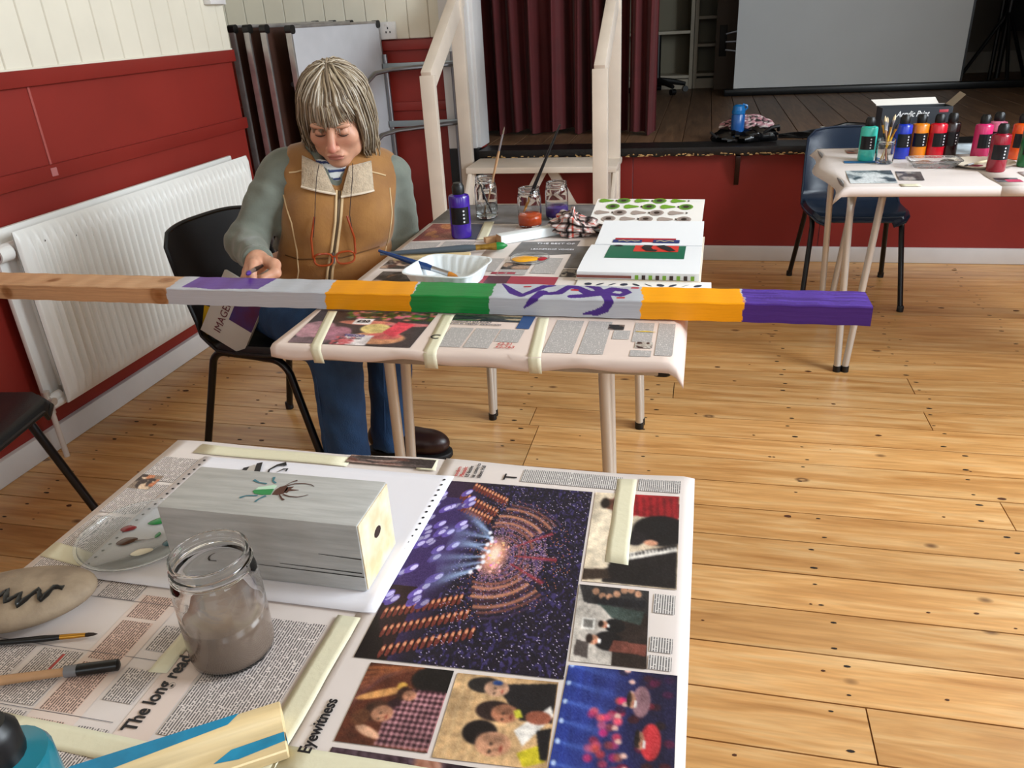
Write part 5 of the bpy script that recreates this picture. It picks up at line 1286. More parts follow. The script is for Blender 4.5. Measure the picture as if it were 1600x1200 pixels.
# patterned card and open book
m_card = mat('patterned_card_white', '#ece8e4', .5); m_page0 = mat('folder_pages', '#dcd8d2', .6)
pc = thing('patterned_folder', 'card folder printed with green and grey pears', 'folder', (-.148, 2.205, ZM), math.radians(-2))
def card_z(x, y): return .018 + .17 * (y + .11) - .6 * max(0, y - .09) ** 1.5
def cf(u, v): x = -.152 + .31 * u; y = -.10 + .215 * v; return (x, y, card_z(x, y))
G().slab(cf, 14, 24, .003).build('card', m_card, pc, ang=60)
G().box(-.148, -.095, 0, .153, .105, .014).build('page_block', m_page0, pc, bevel=.002)
G().prism([(-.06, .014), (.1, .014), (.1, .045), (.08, .044)], -.148, .153, Matrix(((0, 0, 1, 0), (1, 0, 0, 0), (0, 1, 0, 0), (0, 0, 0, 1)))).build('page_block', m_page0, pc)
m_pg = [mat('pear_green', '#6f9e2a', .5), mat('pear_grey', '#a2928a', .5)]; m_po = [mat('pear_dark_green', '#4d7034', .5), mat('pear_mid_grey', '#8a7c76', .5)]; m_pi = mat('pear_core', '#33231c', .5)
for row in range(6):
    y = -.078 + row * .043; grn = 0 if row >= 3 else 1
    for c in range(6):
        x = -.125 + c * .052 + (row % 2) * .026
        if x > .13 or y > .1: continue
        z = card_z(x, y) + .0012; sl = .17 - .9 * max(0, y - .09) ** .5 * .6
        if (c + row) % 2:
            for rr, mm, dz in ((.020, m_pg[grn], 0), (.015, m_po[grn], .0003), (.008, m_pi, .0006)):
                G().add([(rr * math.cos(t * PI / 8), rr * math.sin(t * PI / 8), dz) for t in range(16)], [tuple(range(16))]).build('pear_print', mm, pc, smooth=False, loc=(x, y, z), rot=(math.atan(sl), 0, 0))
        else:
            pts = [(-.02, 0), (-.017, .012), (-.008, .015), (.004, .010), (.022, .004), (.023, -.004), (.004, -.010), (-.008, -.015), (-.017, -.012)]
            G().add([(a, b, 0) for a, b in pts], [tuple(range(9))]).build('pear_print', m_pg[grn], pc, smooth=False, loc=(x, y, z), rot=(math.atan(sl), 0, 0))
            G().add([(-.004, -.006, 0), (.0, -.006, 0), (.003, .0, 0), (.0, .006, 0), (-.004, .006, 0), (-.001, 0, 0)], [(0, 1, 2, 3, 4, 5)]).build('leaf_print', m_pi, pc, smooth=False, loc=(x + .031, y, z), rot=(math.atan(sl), 0, 0))
bk = thing('open_book', 'large open white art book with a green and red picture', 'book', (-.128, 1.90, ZM), math.radians(-1))
m_page = mat('book_page', '#eceef2', .45)
G().box(-.142, -.19, 0, .142, .195, .004).build('cover', mat('book_cover', '#d9cdbb', .5), bk, bevel=.001)
def pgz(y): return .020 + .006 * math.cos(y * 9)
G().slab(lambda u, v: (-.138 + .276 * u, -.186 + .226 * v, .021 + .004 * math.sin(PI * v)), 8, 20, .016).build('page_block', m_page, bk, ang=40)
G().slab(lambda u, v: (-.130 + .268 * u, .044 + .18 * v, .022 + .016 * v ** 1.3), 8, 12, .012).build('page_block', m_page, bk, ang=40)
zb = lambda x, y: .021 + .004 * math.sin(PI * (y + .186) / .226) + .0006
def bq(name, m, x0, y0, x1, y1, dz=0):
    g = G().grid(lambda u, v: (x0 + (x1 - x0) * u, y0 + (y1 - y0) * v, zb(0, y0 + (y1 - y0) * v) + dz), 2, 6); return g.build(name, m, bk, ang=180)
bq('picture_print', mat('art_green', '#14654a', .4), -.088, -.088, .100, .036)
bq('picture_red', mat('art_red', '#d8392c', .4), -.025, -.030, .083, .036, .0004)
g = G(); n = 16
pts = [(.0, .036), (-.005, .01), (.012, -.012), (.028, -.010), (.034, .004), (.02, .012), (.024, .03), (.046, .034), (.05, .01), (.06, -.012), (.074, -.014), (.07, .01), (.055, .036)]
stroke(bk, 'picture_shape', m_ink, [(.008, .036), (.004, .008), (.014, -.016), (.032, -.022)], [.022, .024, .022, .014], lambda x, y: zb(x, y) + .0008)
stroke(bk, 'picture_shape', m_ink, [(.036, .034), (.052, .008), (.070, -.024)], [.020, .026, .016], lambda x, y: zb(x, y) + .0008)
G().add([(.012 * math.cos(t * PI / 6) - .067, .028 + .008 * math.sin(t * PI / 6), zb(0, .028) + .0006) for t in range(12)], [tuple(range(12))]).build('picture_shape', m_ink, bk, smooth=False)
z2 = lambda y: .022 + .016 * (max(0, y - .044) / .18) ** 1.3 + .0008
def tq(name, m, x0, y0, x1, y1, dz=0): G().grid(lambda u, v: (x0 + (x1 - x0) * u, y0 + (y1 - y0) * v, z2(y0 + (y1 - y0) * v) + dz), 2, 6).build(name, m, bk, ang=180)
tq('title_band', mat('art_red_dark', '#b02a30', .4), -.082, .062, .072, .092); tq('title_panel', mat('title_blue', '#2c3a72', .4), -.086, .056, -.012, .078, .0004); tq('title_panel', mat('title_blue', '#2c3a72', .4), .016, .056, .082, .08, .0004)
stroke(bk, 'title_squiggle', mat('title_cream', '#d9c690', .5), [(-.072, .066), (-.06, .072), (-.05, .064), (-.04, .072), (-.03, .066), (-.018, .07)], .004, lambda x, y: z2(y) + .0006)
stroke(bk, 'title_squiggle', mat('title_cream', '#d9c690', .5), [(.024, .066), (.034, .073), (.044, .065), (.056, .073), (.068, .067)], .004, lambda x, y: z2(y) + .0006)
for k in range(9): G().box(-.004 + k * .0155, -.1905, .006, .004 + k * .0155, -.1892, .016).build('edge_pattern', m_pi if k % 2 else m_pg[0], bk)
G().box(-.138, -.1905, .008, -.012, -.1892, .014).build('edge_strip', mat('spine_brown', '#7a4238', .5), bk)
lb = thing('lower_book', 'white patterned book lying under the open book near the beam', 'book', (-.118, 1.70, ZM - .002), 0)
G().box(-.148, -.055, 0, .152, .012, .0045).build('cover', m_card, lb, bevel=.001)
for k in range(10): G().add([(-.12 + k * .027 + .009 * math.cos(t * PI / 4) , -.018 + .009 * math.sin(t * PI / 4 + k), .005) for t in range(8)], [tuple(range(8))]).build('cover_print', mat('cover_navy', '#1f2740', .5), lb, smooth=False)

# ---------------------------------------------------------------- things on the bottle table
RTz = ZT + .0036
def zfR(x, y):
    z = ZT + .0022
    if x < .452: z -= (.452 - x) * 1.0
    if y < 2.745: z -= min(.022, (2.745 - y) * 1.6)
    return z
nr1 = sheet('newspaper on the bottle table hanging over its left corner', lambda u, v: (.425 + .62 * u + .02 * math.sin(v * 9) * (u < .06), 2.734 + .80 * max(0, v - .034), zfR(.425 + .62 * u, 2.78 + .7 * v) + .001 * math.sin(v * 20) - .85 * max(0, .034 - v)), 24, 59, lip=True)
quad(nr1, 'blue_banner', mat('blue_banner', '#2a6aa0', .5), rect(.52, 3.17, .66, 3.215), zfR, .0016, 4)
picture(nr1, pic_misc(31, (186, 192, 194), [(120, 130, 136), (210, 214, 216), (60, 74, 84)], 40, 30), [(.50, 3.02), (.65, 3.02), (.63, 2.80), (.485, 2.80)], zfR, .0018)
picture(nr1, pic_misc(32, (120, 118, 118), [(90, 84, 84), (160, 150, 146), (70, 66, 68)], 20, 20), [(.66, 3.0), (.74, 2.99), (.72, 2.84), (.645, 2.85)], zfR, .0018)
picture(nr1, pic_misc(33, (150, 90, 70), [(60, 40, 40), (200, 170, 150)], 20, 12), [(.56, 3.46), (.68, 3.46), (.68, 3.38), (.56, 3.38)], zfR, .0018)
nr2 = sheet('newspaper lying under the red and pink paint bottles', lambda u, v: (.92 + .76 * u, 2.733 + .76 * max(0, v - .034), ZT + .0034 + .0006 * math.sin(u * 20) - .85 * max(0, .034 - v)), 10, 59, lip=True)
picture(nr2, pic_misc(34, (60, 60, 64), [(30, 30, 34), (110, 110, 116)], 16, 10), [(.93, 2.87), (1.0, 2.865), (.99, 2.80), (.925, 2.805)], lambda x, y: ZT + .0036, .0012)
text('SPECIAL', .03, m_ink, nr2, (1.03, 2.83, ZT + .0052), sx=1.1)
quad(nr2, 'red_box', mat('pink_red_print', '#c03c60', .5), rect(.955, 2.80, 1.0, 2.84), lambda x, y: ZT + .0036, .0014, 2)
tape('masking tape at the near edge of the bottle table', [(.63, 2.78), (.69, 2.78), (.69, 2.742), (.63, 2.742)], lambda x, y: ZT + .003, .002)
RB = [('turquoise paint bottle at the left end of the row', .600, 3.225, '#3cbfae'), ('royal blue paint bottle right of the brush jar', .726, 3.262, '#1530a8'), ('amber orange paint bottle between blue and red', .786, 3.275, '#dc7d12'), ('bright red paint bottle between orange and dark brown', .845, 3.268, '#c40f24'), ('dark brown paint bottle right of the red one', .895, 3.29, '#241311'), ('hot pink paint bottle in the row', .983, 3.22, '#c92a66'), ('pale pink paint bottle behind the dark red one', 1.045, 3.28, '#d0708c'), ('dark red paint bottle standing forward of the row', .970, 2.985, '#8c1326'), ('vivid orange paint bottle at the right picture edge', 1.105, 3.215, '#e2560f'), ('green paint bottle cropped at the right picture edge', 1.09, 3.07, '#0a6b34')]
for lb_, x, y, c in RB: paint_bottle(lb_, (x, y, RTz + .001), c, rz=.1 + rnd(-.3, .3))
jr = glass_jar('glass jar crammed with paint brushes on the bottle table', (.652, 3.16, RTz + .001), .031, .088, .030, None, 0)
for k, (dx, dy, L_, hm) in enumerate(((-.022, .0, .155, m_bh), (-.012, .012, .165, m_wood_h), (.004, -.012, .15, mat('yellow_handle', '#d0a020', .4)), (.014, .006, .17, mat('cream_handle', '#d8c8a8', .4)), (.024, -.004, .14, mat('yellow_handle', '#d0a020', .4)), (-.004, .018, .16, mat('red_brown_handle', '#7a2a18', .4)))):
    brush(('black', 'wooden', 'yellow', 'cream', 'short yellow', 'red-brown')[k] + ' handled brush in the crammed brush jar', (.652 + dx * 1.25, 3.16 + dy * 1.25, RTz + L_), (.652 - dx * .6, 3.16 - dy * .6, RTz + .008), .0032, hm, m_sil if k % 2 else m_gold, mat('pale_bristle', '#d8c4a0', .6) if k % 2 else m_brown_br, bl=.02, fl=.03, br=.005)
bx_ = thing('paint_box', 'open charcoal cardboard paint set box lettered Acrylic Paint', 'box', (.79, 3.44, RTz), math.radians(2))
m_box = mat('charcoal_card', '#2c3036', .5); m_boxi = mat('white_card', '#d6d2cc', .6)
for nm, q in (('side_panel', (-.125, -.045, 0, -.122, .045, .165)), ('side_panel', (.122, -.045, 0, .125, .045, .165)), ('front_panel', (-.125, -.047, 0, .125, -.044, .165)), ('back_panel', (-.125, .044, 0, .125, .047, .165)), ('base', (-.125, -.045, 0, .125, .045, .003))):
    G().box(*q).build(nm, m_box, bx_, bevel=.0006, seg=1)
G().bar((-.13, .046, .166), (.12, .046, .166), .003, .002).build('rim', m_boxi, bx_)
G().add([(-.125, .046, .165), (.10, .046, .165), (.09, .075, .188), (-.145, .075, .185)], [(0, 1, 2, 3)]).build('flap', m_boxi, bx_, smooth=False)
G().add([(.123, .045, .165), (.123, -.045, .165), (.165, -.035, .205), (.165, .04, .21)], [(0, 1, 2, 3)]).build('flap', mat('tan_card', '#a89c8c', .6), bx_, smooth=False)
G().add([(-.124, -.045, .165), (-.124, .045, .165), (-.09, .045, .15), (-.07, -.045, .13)], [(0, 1, 2, 3)]).build('flap', m_black, bx_, smooth=False)
m_wht = mat('white_print', '#e4e4e4', .4)
text('Acrylic Paint', .030, m_wht, bx_, (-.072, -.0475, .132), (PI / 2, 0, 0), shear=.35, sx=.75, bold=.0004)
for k in range(4): G().box(-.06, -.0478, .092 - k * .012, .0 - .01 * (k % 2), -.0471, .095 - k * .012).build('printed_line', m_inkg, bx_)
G().box(.078, -.0478, .145, .110, -.0471, .155).build('red_badge', mat('badge_red', '#b8404a', .4), bx_, bevel=.0003)
dtr = thing('plastic_tray', 'clear plastic tray with stained contents in front of the bottles', 'tray', (.80, 3.085, RTz + .001), math.radians(-3))
tray_g(.085, .06, .025, .002).build('tray', m_clear, dtr, ang=70)
tag(blob(.028, .02, .012, 21, n=10, amp=.2).build('paint_tube', mat('crumpled_tube_grey', '#6a6460', .35, metal=.5), loc=(.845, 3.08, RTz + .006)), 'crumpled grey paint tube in the clear plastic tray', 'paint tube')
tag(blob(.03, .014, .008, 22, n=10, amp=.15).build('stained_sponge', mat('stained_brown', '#9a7460', .7), loc=(.775, 3.10, RTz + .006)), 'brown stained sponge piece in the clear plastic tray', 'sponge')
pp = thing('paper_plate', 'paper plate palette with dark red paint behind the dark red bottle', 'plate', (.955, 3.09, RTz + .0015))
G().lathe([(0, 0), (.075, 0), (.085, .004), (.105, .012), (.106, .013), (.086, .0055), (.075, .0015), (0, .0015)], 36).build('plate', mat('plate_cream', '#cfc4b2', .6), pp)
dab(pp, 'red_dab', mat('dark_red_dab', '#6e1224', .3), -.03, -.02, .032, .02, .2, h=.003, z=.0018)
brush('long pale brush lying across the paper plate', (.875, 3.00, RTz + .016), (1.04, 3.14, RTz + .02), .004, mat('cream_handle', '#d8c8a8', .4), m_sil, m_brown_br, bl=.02, fl=.03)
tag(G().slab(lambda u, v: (1.03 + .2 * u, 2.80 + .16 * v + .02 * u, RTz + .0022 + .002 * math.sin(u * 3)), 8, 8, .0004).build('paper_sheet', m_paper, ang=180), 'loose white paper sheet at the right end of the bottle table', 'paper')
tag(G().slab(lambda u, v: (.90 + .13 * u, 3.32 + .12 * v, RTz + .0022 + .02 * v * v), 8, 8, .0006).build('paper_sheet', mat('print_pale_blue', '#b8c4cc', .5, var=.2, scale=30), ang=180), 'pale printed paper sheet behind the dark brown and pink bottles', 'paper')

# ---------------------------------------------------------------- things on the woman's chair
bk2 = thing('slim_book', 'grey slim book lettered IMAGER standing on the chair beside the woman', 'book', (-1.345, 1.86, .455))
Mr = Matrix.Rotation(math.radians(-14), 4, 'X') @ Matrix.Rotation(math.radians(28), 4, 'Y')
G().box(-.075, -.006, .0, .075, .006, .20, Mr).build('cover', mat('grey_book_cover', '#b5b0a8', .5, var=.03), bk2, bevel=.001)
G().box(-.005, -.0068, .075, .074, -.0058, .199, Mr).build('picture_panel', mat('plum_blue_print', '#2a2a66', .5, h2='#4a1238', scale=12), bk2)
tx = text('IMAGER', .034, mat('plum_ink', '#5a2028', .5), bk2, Mr @ Vector((-.005, -.0072, .022)), (0, 0, 0), sx=.85)
tx.matrix_basis = Matrix.Translation(Mr @ Vector((-.014, -.0072, .022))) @ Mr @ Matrix.Rotation(PI / 2, 4, 'X') @ Matrix.Rotation(PI / 2, 4, 'Z') @ Matrix.Diagonal((.85, 1, 1, 1))
tag(G().box(-.055, -.003, 0, .055, .003, .085, Matrix.Rotation(math.radians(-10), 4, 'X') @ Matrix.Rotation(math.radians(14), 4, 'Y')).build('yellow_card', mat('yellow_card', '#d0a414', .5), bevel=.0006, loc=(-1.385, 1.90, .452)), 'yellow card standing behind the slim grey book on the chair', 'card')
tag(G().box(-.06, -.003, 0, .06, .003, .11, Matrix.Rotation(math.radians(-12), 4, 'X') @ Matrix.Rotation(math.radians(24), 4, 'Y')).build('peach_booklet', mat('peach_cover', '#cf8660', .5), bevel=.0006, loc=(-1.362, 1.89, .452)), 'peach coloured booklet between the grey book and yellow card', 'booklet')
# ================================================================== THE SEATED WOMAN
# local frame: +x towards her left (picture right), -y the way her chest faces, z up
WO = Vector((-.98, 2.05, 0)); WTH = math.radians(25)
woman = thing('person', 'seated person in tan vest, grey-green sweater and jeans painting the beam', 'person', WO, WTH)

def surf_net(f, lo, hi, h):
    lo = np.array(lo, np.float32); hi = np.array(hi, np.float32)
    n = np.ceil((hi - lo) / h).astype(int) + 1
    ax = [lo[k] + h * np.arange(n[k], dtype=np.float32) for k in range(3)]
    V = f(ax[0][:, None, None], ax[1][None, :, None], ax[2][None, None, :]).astype(np.float32)
    V = np.broadcast_to(V, tuple(n)); ins = V < 0
    c = [ins[a:n[0] - 1 + a, b:n[1] - 1 + b, d:n[2] - 1 + d] for a in (0, 1) for b in (0, 1) for d in (0, 1)]
    s = sum(x.astype(np.int8) for x in c); act = (s > 0) & (s < 8)
    I = np.argwhere(act); ids = -np.ones(act.shape, np.int64); ids[act] = np.arange(len(I))
    P = np.zeros((len(I), 3)); cnt = np.zeros(len(I))
    corners = [(a, b, d) for a in (0, 1) for b in (0, 1) for d in (0, 1)]
    for p in corners:
        for k in range(3):
            if p[k] == 0:
                q = list(p); q[k] = 1
                va = V[I[:, 0] + p[0], I[:, 1] + p[1], I[:, 2] + p[2]]; vb = V[I[:, 0] + q[0], I[:, 1] + q[1], I[:, 2] + q[2]]
                m = (va < 0) != (vb < 0); t = np.where(m, va / np.where(m, va - vb, 1), 0)
                e = np.array(p, float)[None] + np.zeros((len(I), 3)); e[:, k] += t
                P[m] += e[m]; cnt[m] += 1
    P = (I + P / cnt[:, None]) * h + lo
    F = []
    for k in range(3):
        a, b = (k + 1) % 3, (k + 2) % 3
        sl0 = [slice(None)] * 3; sl1 = [slice(None)] * 3
        sl0[k] = slice(0, n[k] - 1); sl1[k] = slice(1, n[k])
        for d in (a, b): sl0[d] = slice(1, n[d] - 1); sl1[d] = slice(1, n[d] - 1)
        A, B = ins[tuple(sl0)], ins[tuple(sl1)]
        E_ = np.argwhere(A != B); flip = B[tuple(E_.T)]
        E_ = E_.copy(); E_[:, a] += 1; E_[:, b] += 1
        def cell(da, db):
            q = E_.copy(); q[:, a] += da; q[:, b] += db; return ids[tuple(q.T)]
        Q = np.stack([cell(-1, -1), cell(0, -1), cell(0, 0), cell(-1, 0)], -1)
        Q[flip] = Q[flip][:, ::-1]; F.append(Q)
    return P, np.concatenate(F)
def smin(a, b, k): h = np.clip(.5 + .5 * (b - a) / k, 0, 1); return b + (a - b) * h - k * h * (1 - h)
def smax(a, b, k): return -smin(-a, -b, k)
def ellS(X, Y, Z, c, r, M=None):
    x, y, z = X - c[0], Y - c[1], Z - c[2]
    k0 = np.sqrt((x / r[0]) ** 2 + (y / r[1]) ** 2 + (z / r[2]) ** 2); k1 = np.sqrt((x / r[0] ** 2) ** 2 + (y / r[1] ** 2) ** 2 + (z / r[2] ** 2) ** 2)
    return k0 * (k0 - 1) / np.maximum(k1, 1e-6)
def cap(X, Y, Z, a, b, ra, rb=None):
    rb = ra if rb is None else rb
    a = np.array(a, float); b = np.array(b, float); d = b - a; L2 = d @ d
    t = np.clip(((X - a[0]) * d[0] + (Y - a[1]) * d[1] + (Z - a[2]) * d[2]) / L2, 0, 1)
    return np.sqrt((X - a[0] - t * d[0]) ** 2 + (Y - a[1] - t * d[1]) ** 2 + (Z - a[2] - t * d[2]) ** 2) - (ra + (rb - ra) * t)
def chain(X, Y, Z, pts, rs, k=.01):
    d = None
    for i in range(len(pts) - 1):
        c = cap(X, Y, Z, pts[i], pts[i + 1], rs[i], rs[i + 1]); d = c if d is None else smin(d, c, k)
    return d
def net_obj(name, P, F, m, parent, col=None, ang=180):
    me = bpy.data.meshes.new(name); me.from_pydata(P.tolist(), [], F.tolist())
    if col is not None:
        at = me.color_attributes.new('Col', 'FLOAT_COLOR', 'POINT'); at.data.foreach_set('color', np.column_stack([col, np.ones(len(P))]).astype(np.float32).ravel())
    me.polygons.foreach_set('use_smooth', [True] * len(me.polygons)); me.materials.append(m)
    o = bpy.data.objects.new(name, me); COL.objects.link(o); o.parent = parent
    return o
def smooth_mesh(P, F, it=2):
    for _ in range(it):
        S = np.zeros_like(P); c = np.zeros(len(P))
        for k in range(4):
            a, b = F[:, k], F[:, (k + 1) % 4]
            np.add.at(S, a, P[b]); np.add.at(c, a, 1); np.add.at(S, b, P[a]); np.add.at(c, b, 1)
        P = .5 * P + .5 * S / np.maximum(c, 1)[:, None]
    return P
def w2l(p): d = Vector(p) - WO; c, s = math.cos(-WTH), math.sin(-WTH); return (d.x * c - d.y * s, d.x * s + d.y * c, d.z)

# joints
SR, SL = (-.158, .03, .915), (.138, .045, .875)
ER, EL = (-.285, -.055, .745), (.155, .07, .665)
WR, WL = (-.237, -.265, .752), (.045, -.09, .60)
NK = (-.012, .01, .945)
HD = np.array((.006, -.045, 1.058))
HIPR, HIPL = w2l((-1.205, 1.975, .525)), w2l((-1.19, 2.13, .525))
KNR, KNL = w2l((-.955, 1.80, .49)), w2l((-.87, 2.0, .50))
ANR, ANL = w2l((-1.02, 1.885, .07)), w2l((-.945, 2.055, .08))
PEL = w2l((-1.20, 2.055, .56))

def torso(X, Y, Z):
    d = ellS(X, Y, Z, (-.016, .035, .83), (.158, .115, .155))
    d = smin(d, ellS(X, Y, Z, (-.055, .02, .68), (.152, .128, .16)), .06)
    d = smin(d, ellS(X, Y, Z, (PEL[0] + .02, PEL[1] - .01, .565), (.165, .15, .12)), .06)
    d = smin(d, cap(X, Y, Z, (-.125, .035, .90), (.105, .045, .868), .058), .05)
    for c in ((-.082, -.055, .80), (.045, -.05, .785)): d = smin(d, ellS(X, Y, Z, c, (.07, .06, .07)), .04)
    return d
Rx, Rz = Matrix.Rotation(math.radians(24), 3, 'X'), Matrix.Rotation(math.radians(-13), 3, 'Z')
RH = np.array(Rz @ Rx @ Matrix.Rotation(math.radians(2), 3, 'Y'))     # head frame > local
def head(X, Y, Z):
    x0, y0, z0 = X - HD[0], Y - HD[1], Z - HD[2]
    x = RH[0, 0] * x0 + RH[1, 0] * y0 + RH[2, 0] * z0; y = RH[0, 1] * x0 + RH[1, 1] * y0 + RH[2, 1] * z0; z = RH[0, 2] * x0 + RH[1, 2] * y0 + RH[2, 2] * z0
    ax = np.abs(x)
    d = ellS(x, y, z, (0, .012, .04), (.072, .09, .08))
    d = smin(d, ellS(x, y, z, (0, -.028, -.035), (.060, .058, .075)), .03)
    d = smin(d, ellS(x, y, z, (0, -.058, -.092), (.026, .024, .020)), .03)
    d = smin(d, ellS(ax, y, z, (.046, -.012, -.065), (.016, .04, .026)), .025)
    d = smin(d, ellS(ax, y, z, (.038, -.060, -.022), (.024, .020, .022)), .02)
    d = smin(d, ellS(ax, y, z, (.026, -.078, .022), (.026, .012, .009)), .014)
    d = smax(d, -ellS(ax, y, z, (.030, -.098, .000), (.021, .017, .0125)), .012)
    d = smin(d, ellS(ax, y, z, (.030, -.071, .000), (.0150, .0145, .0120)), .003)
    d = smax(d, -cap(ax, y, z, (.018, -.0865, -.0035), (.043, -.0805, -.0035), .0014), .0015)
    d = smin(d, cap(x, y, z, (0, -.083, .016), (0, -.107, -.026), .0078, .0112), .012)
    d = smin(d, ellS(x, y, z, (0, -.111, -.030), (.0115, .0105, .0095)), .006)
    d = smin(d, ellS(ax, y, z, (.0115, -.099, -.034), (.0075, .009, .0072)), .005)
    d = smax(d, -ellS(ax, y, z, (.0055, -.106, -.0405), (.003, .004, .003)), .002)
    d = smin(d, ellS(x, y, z, (0, -.080, -.060), (.026, .014, .018)), .012)
    d = smin(d, ellS(x, y, z, (0, -.0925, -.0585), (.0235, .0048, .0036)), .004)
    d = smin(d, ellS(x, y, z, (0, -.0905, -.0685), (.020, .0052, .0044)), .004)
    d = smax(d, -cap(ax, y, z, (0, -.0985, -.0632), (.0245, -.0865, -.0665), .0014), .002)
    d = smax(d, -cap(ax, y, z, (.020, -.092, -.040), (.034, -.077, -.064), .0022), .006)
    d = smin(d, ellS(ax, y, z, (.070, .012, -.008), (.008, .018, .03)), .006)
    return d, x, y, z
def skin_head(X, Y, Z):
    d, x, y, z = head(X, Y, Z)
    d = smin(d, cap(X, Y, Z, (HD[0], HD[1] + .045, HD[2] - .06), (NK[0], NK[1] + .015, NK[2] - .05), .048, .056), .02)
    return d
HC = np.array((-.222, -.335, .735))
def Hh(p): return HC + np.array(p) * 1.0
def hand_sdf(X, Y, Z):
    d = cap(X, Y, Z, ER, WR, .036, .027)
    W_ = np.array(WR)
    mcp = [(-.016, .008, .026), (-.029, .016, .015), (-.038, .026, .002), (-.042, .036, -.012)]
    for m in mcp: d = smin(d, cap(X, Y, Z, W_ + (HC - W_) * .12, Hh(m), .021, .0125), .014)
    fing = [[(-.016, .008, .026), (-.021, -.028, .010), (-.019, -.038, -.016), (-.010, -.034, -.036)],
            [(-.029, .016, .015), (-.037, -.017, -.001), (-.031, -.027, -.025), (-.012, -.023, -.038)],
            [(-.038, .026, .002), (-.047, -.002, -.011), (-.039, -.011, -.033), (-.018, -.007, -.043)],
            [(-.042, .036, -.012), (-.049, .012, -.022), (-.041, .003, -.040), (-.022, .007, -.046)]]
    for k, f in enumerate(fing):
        r = (.0105, .0105, .0098, .0088)[k]
        c = chain(X, Y, Z, [Hh(p) for p in f], [r * 1.12, r * 1.03, r * .95, r * .86], .004)
        d = smin(d, c, .0035)
    th = chain(X, Y, Z, [Hh((.004, .048, .020)), Hh((.030, .020, .014)), Hh((.033, -.014, .003)), Hh((.004, -.033, -.002))], [.017, .0150, .0128, .0108], .006)
    d = smin(d, th, .006)
    d = smax(d, -ellS(X, Y, Z, tuple(Hh((.002, -.0445, .002))), (.006, .0015, .006)), .001)
    return d
def hand_l(X, Y, Z):
    d = cap(X, Y, Z, EL, WL, .034, .026); W_ = np.array(WL)
    for k in range(4):
        b = W_ + np.array((-.055 + .004 * k, -.05 + .016 * k, -.008)); d = smin(d, cap(X, Y, Z, W_ + np.array((-.01, -.01, 0)), b, .02, .012), .012)
        d = smin(d, chain(X, Y, Z, [b, b + np.array((-.032, -.012, -.012)), b + np.array((-.045, -.02, -.03))], [.0105, .0095, .0085], .004), .004)
    return smin(d, chain(X, Y, Z, [W_ + np.array((-.01, -.03, .005)), W_ + np.array((-.03, -.065, .0)), W_ + np.array((-.055, -.075, -.01))], [.014, .012, .010], .005), .006)
def body_low(X, Y, Z):
    d = torso(X, Y, Z)
    for s, e, w in ((SR, ER, .0), (SL, EL, 0)): d = smin(d, cap(X, Y, Z, s, e, .05, .038), .03)
    for h_, k_, a_ in ((HIPR, KNR, ANR), (HIPL, KNL, ANL)):
        d = smin(d, cap(X, Y, Z, h_, k_, .08, .055), .04); d = smin(d, cap(X, Y, Z, k_, a_, .05, .036), .02)
    return d + .006
parts = []
Ph, Fh = surf_net(skin_head, (-.11, -.20, .87), (.12, .10, 1.20), .0021)
parts.append((Ph, Fh))
parts.append(surf_net(hand_sdf, (-.34, -.41, .66), (-.16, -.20, .81), .0024))
parts.append(surf_net(hand_l, (-.09, -.20, .52), (.13, .0, .68), .004))
Pb, Fb = surf_net(body_low, (-.45, -.40, .0), (.30, .28, .98), .011)
parts.append((smooth_mesh(Pb, Fb, 1), Fb))
PP = np.concatenate([p for p, f in parts]); o_ = 0; FF = []
for p, f in parts: FF.append(f + o_); o_ += len(p)
FF = np.concatenate(FF)
# complexion: lips, nose and cheeks are redder than the rest of the skin
_, hx, hy, hz = head(PP[:, 0], PP[:, 1], PP[:, 2])
base = np.array(lin('#c8957a')); colr = np.tile(base, (len(PP), 1))
def tint(w, c): 
    global colr
    w = np.clip(w, 0, 1)[:, None]; colr = colr * (1 - w) + np.array(lin(c)) * w
inh = (hz > -.13) & (hy < .0) & (np.abs(hx) < .09) & (hz < .1)
tint(inh * np.exp(-((np.abs(hx) - .036) ** 2 + (hz + .028) ** 2) / .016 ** 2) * .45, '#b8705c')
tint(inh * np.exp(-(hx ** 2 + (hz + .028) ** 2 * .6) / .014 ** 2) * (hy < -.085) * .75, '#bd6a5e')
lip = ((hx / .0225) ** 2 + ((hz + .0635) / .0095) ** 2 < 1) & (hy < -.083) & inh
tint(lip * .8, '#9c584e')
tint(inh * np.exp(-((np.abs(hx) - .030) ** 2 / .017 ** 2 + (hz + .004) ** 2 / .010 ** 2)) * (hy < -.06) * .35, '#a06a56')
tint(((PP[:, 0] < -.16) & (PP[:, 2] > .6) & (PP[:, 1] < -.2)) * .3 * np.clip(np.sin(PP[:, 0] * 300) * np.sin(PP[:, 2] * 260), 0, 1), '#b8755e')
body = net_obj('body', PP, FF, mat('skin', '#c08a6e', .48, attr='Col', var=.05, scale=60, sss=.12), woman, colr)

def HL(x, y, z): return tuple(HD + RH @ np.array((x, y, z)))
# lashes and brows
for s in (-1, 1):
    G().tube([HL(s * (.030 + .014 * t), -.0862 + .006 * t * t + .0005, -.0042 - .0015 * (1 - t * t)) for t in (-1, -.6, -.2, .2, .6, 1)], [.0005, .0014, .0018, .0018, .0014, .0006], 6).build('eyelash', mat('lash_dark', '#3a2820', .7), body)
    G().tube([HL(s * (.014 + .032 * t), -.0905 + .012 * t * t, .022 + .006 * math.sin(t * 2.4)) for t in (0, .25, .5, .75, 1)], [.0012, .002, .002, .0016, .0008], 6, flat=.6).build('eyebrow', mat('brow_grey', '#8a735a', .8), body)

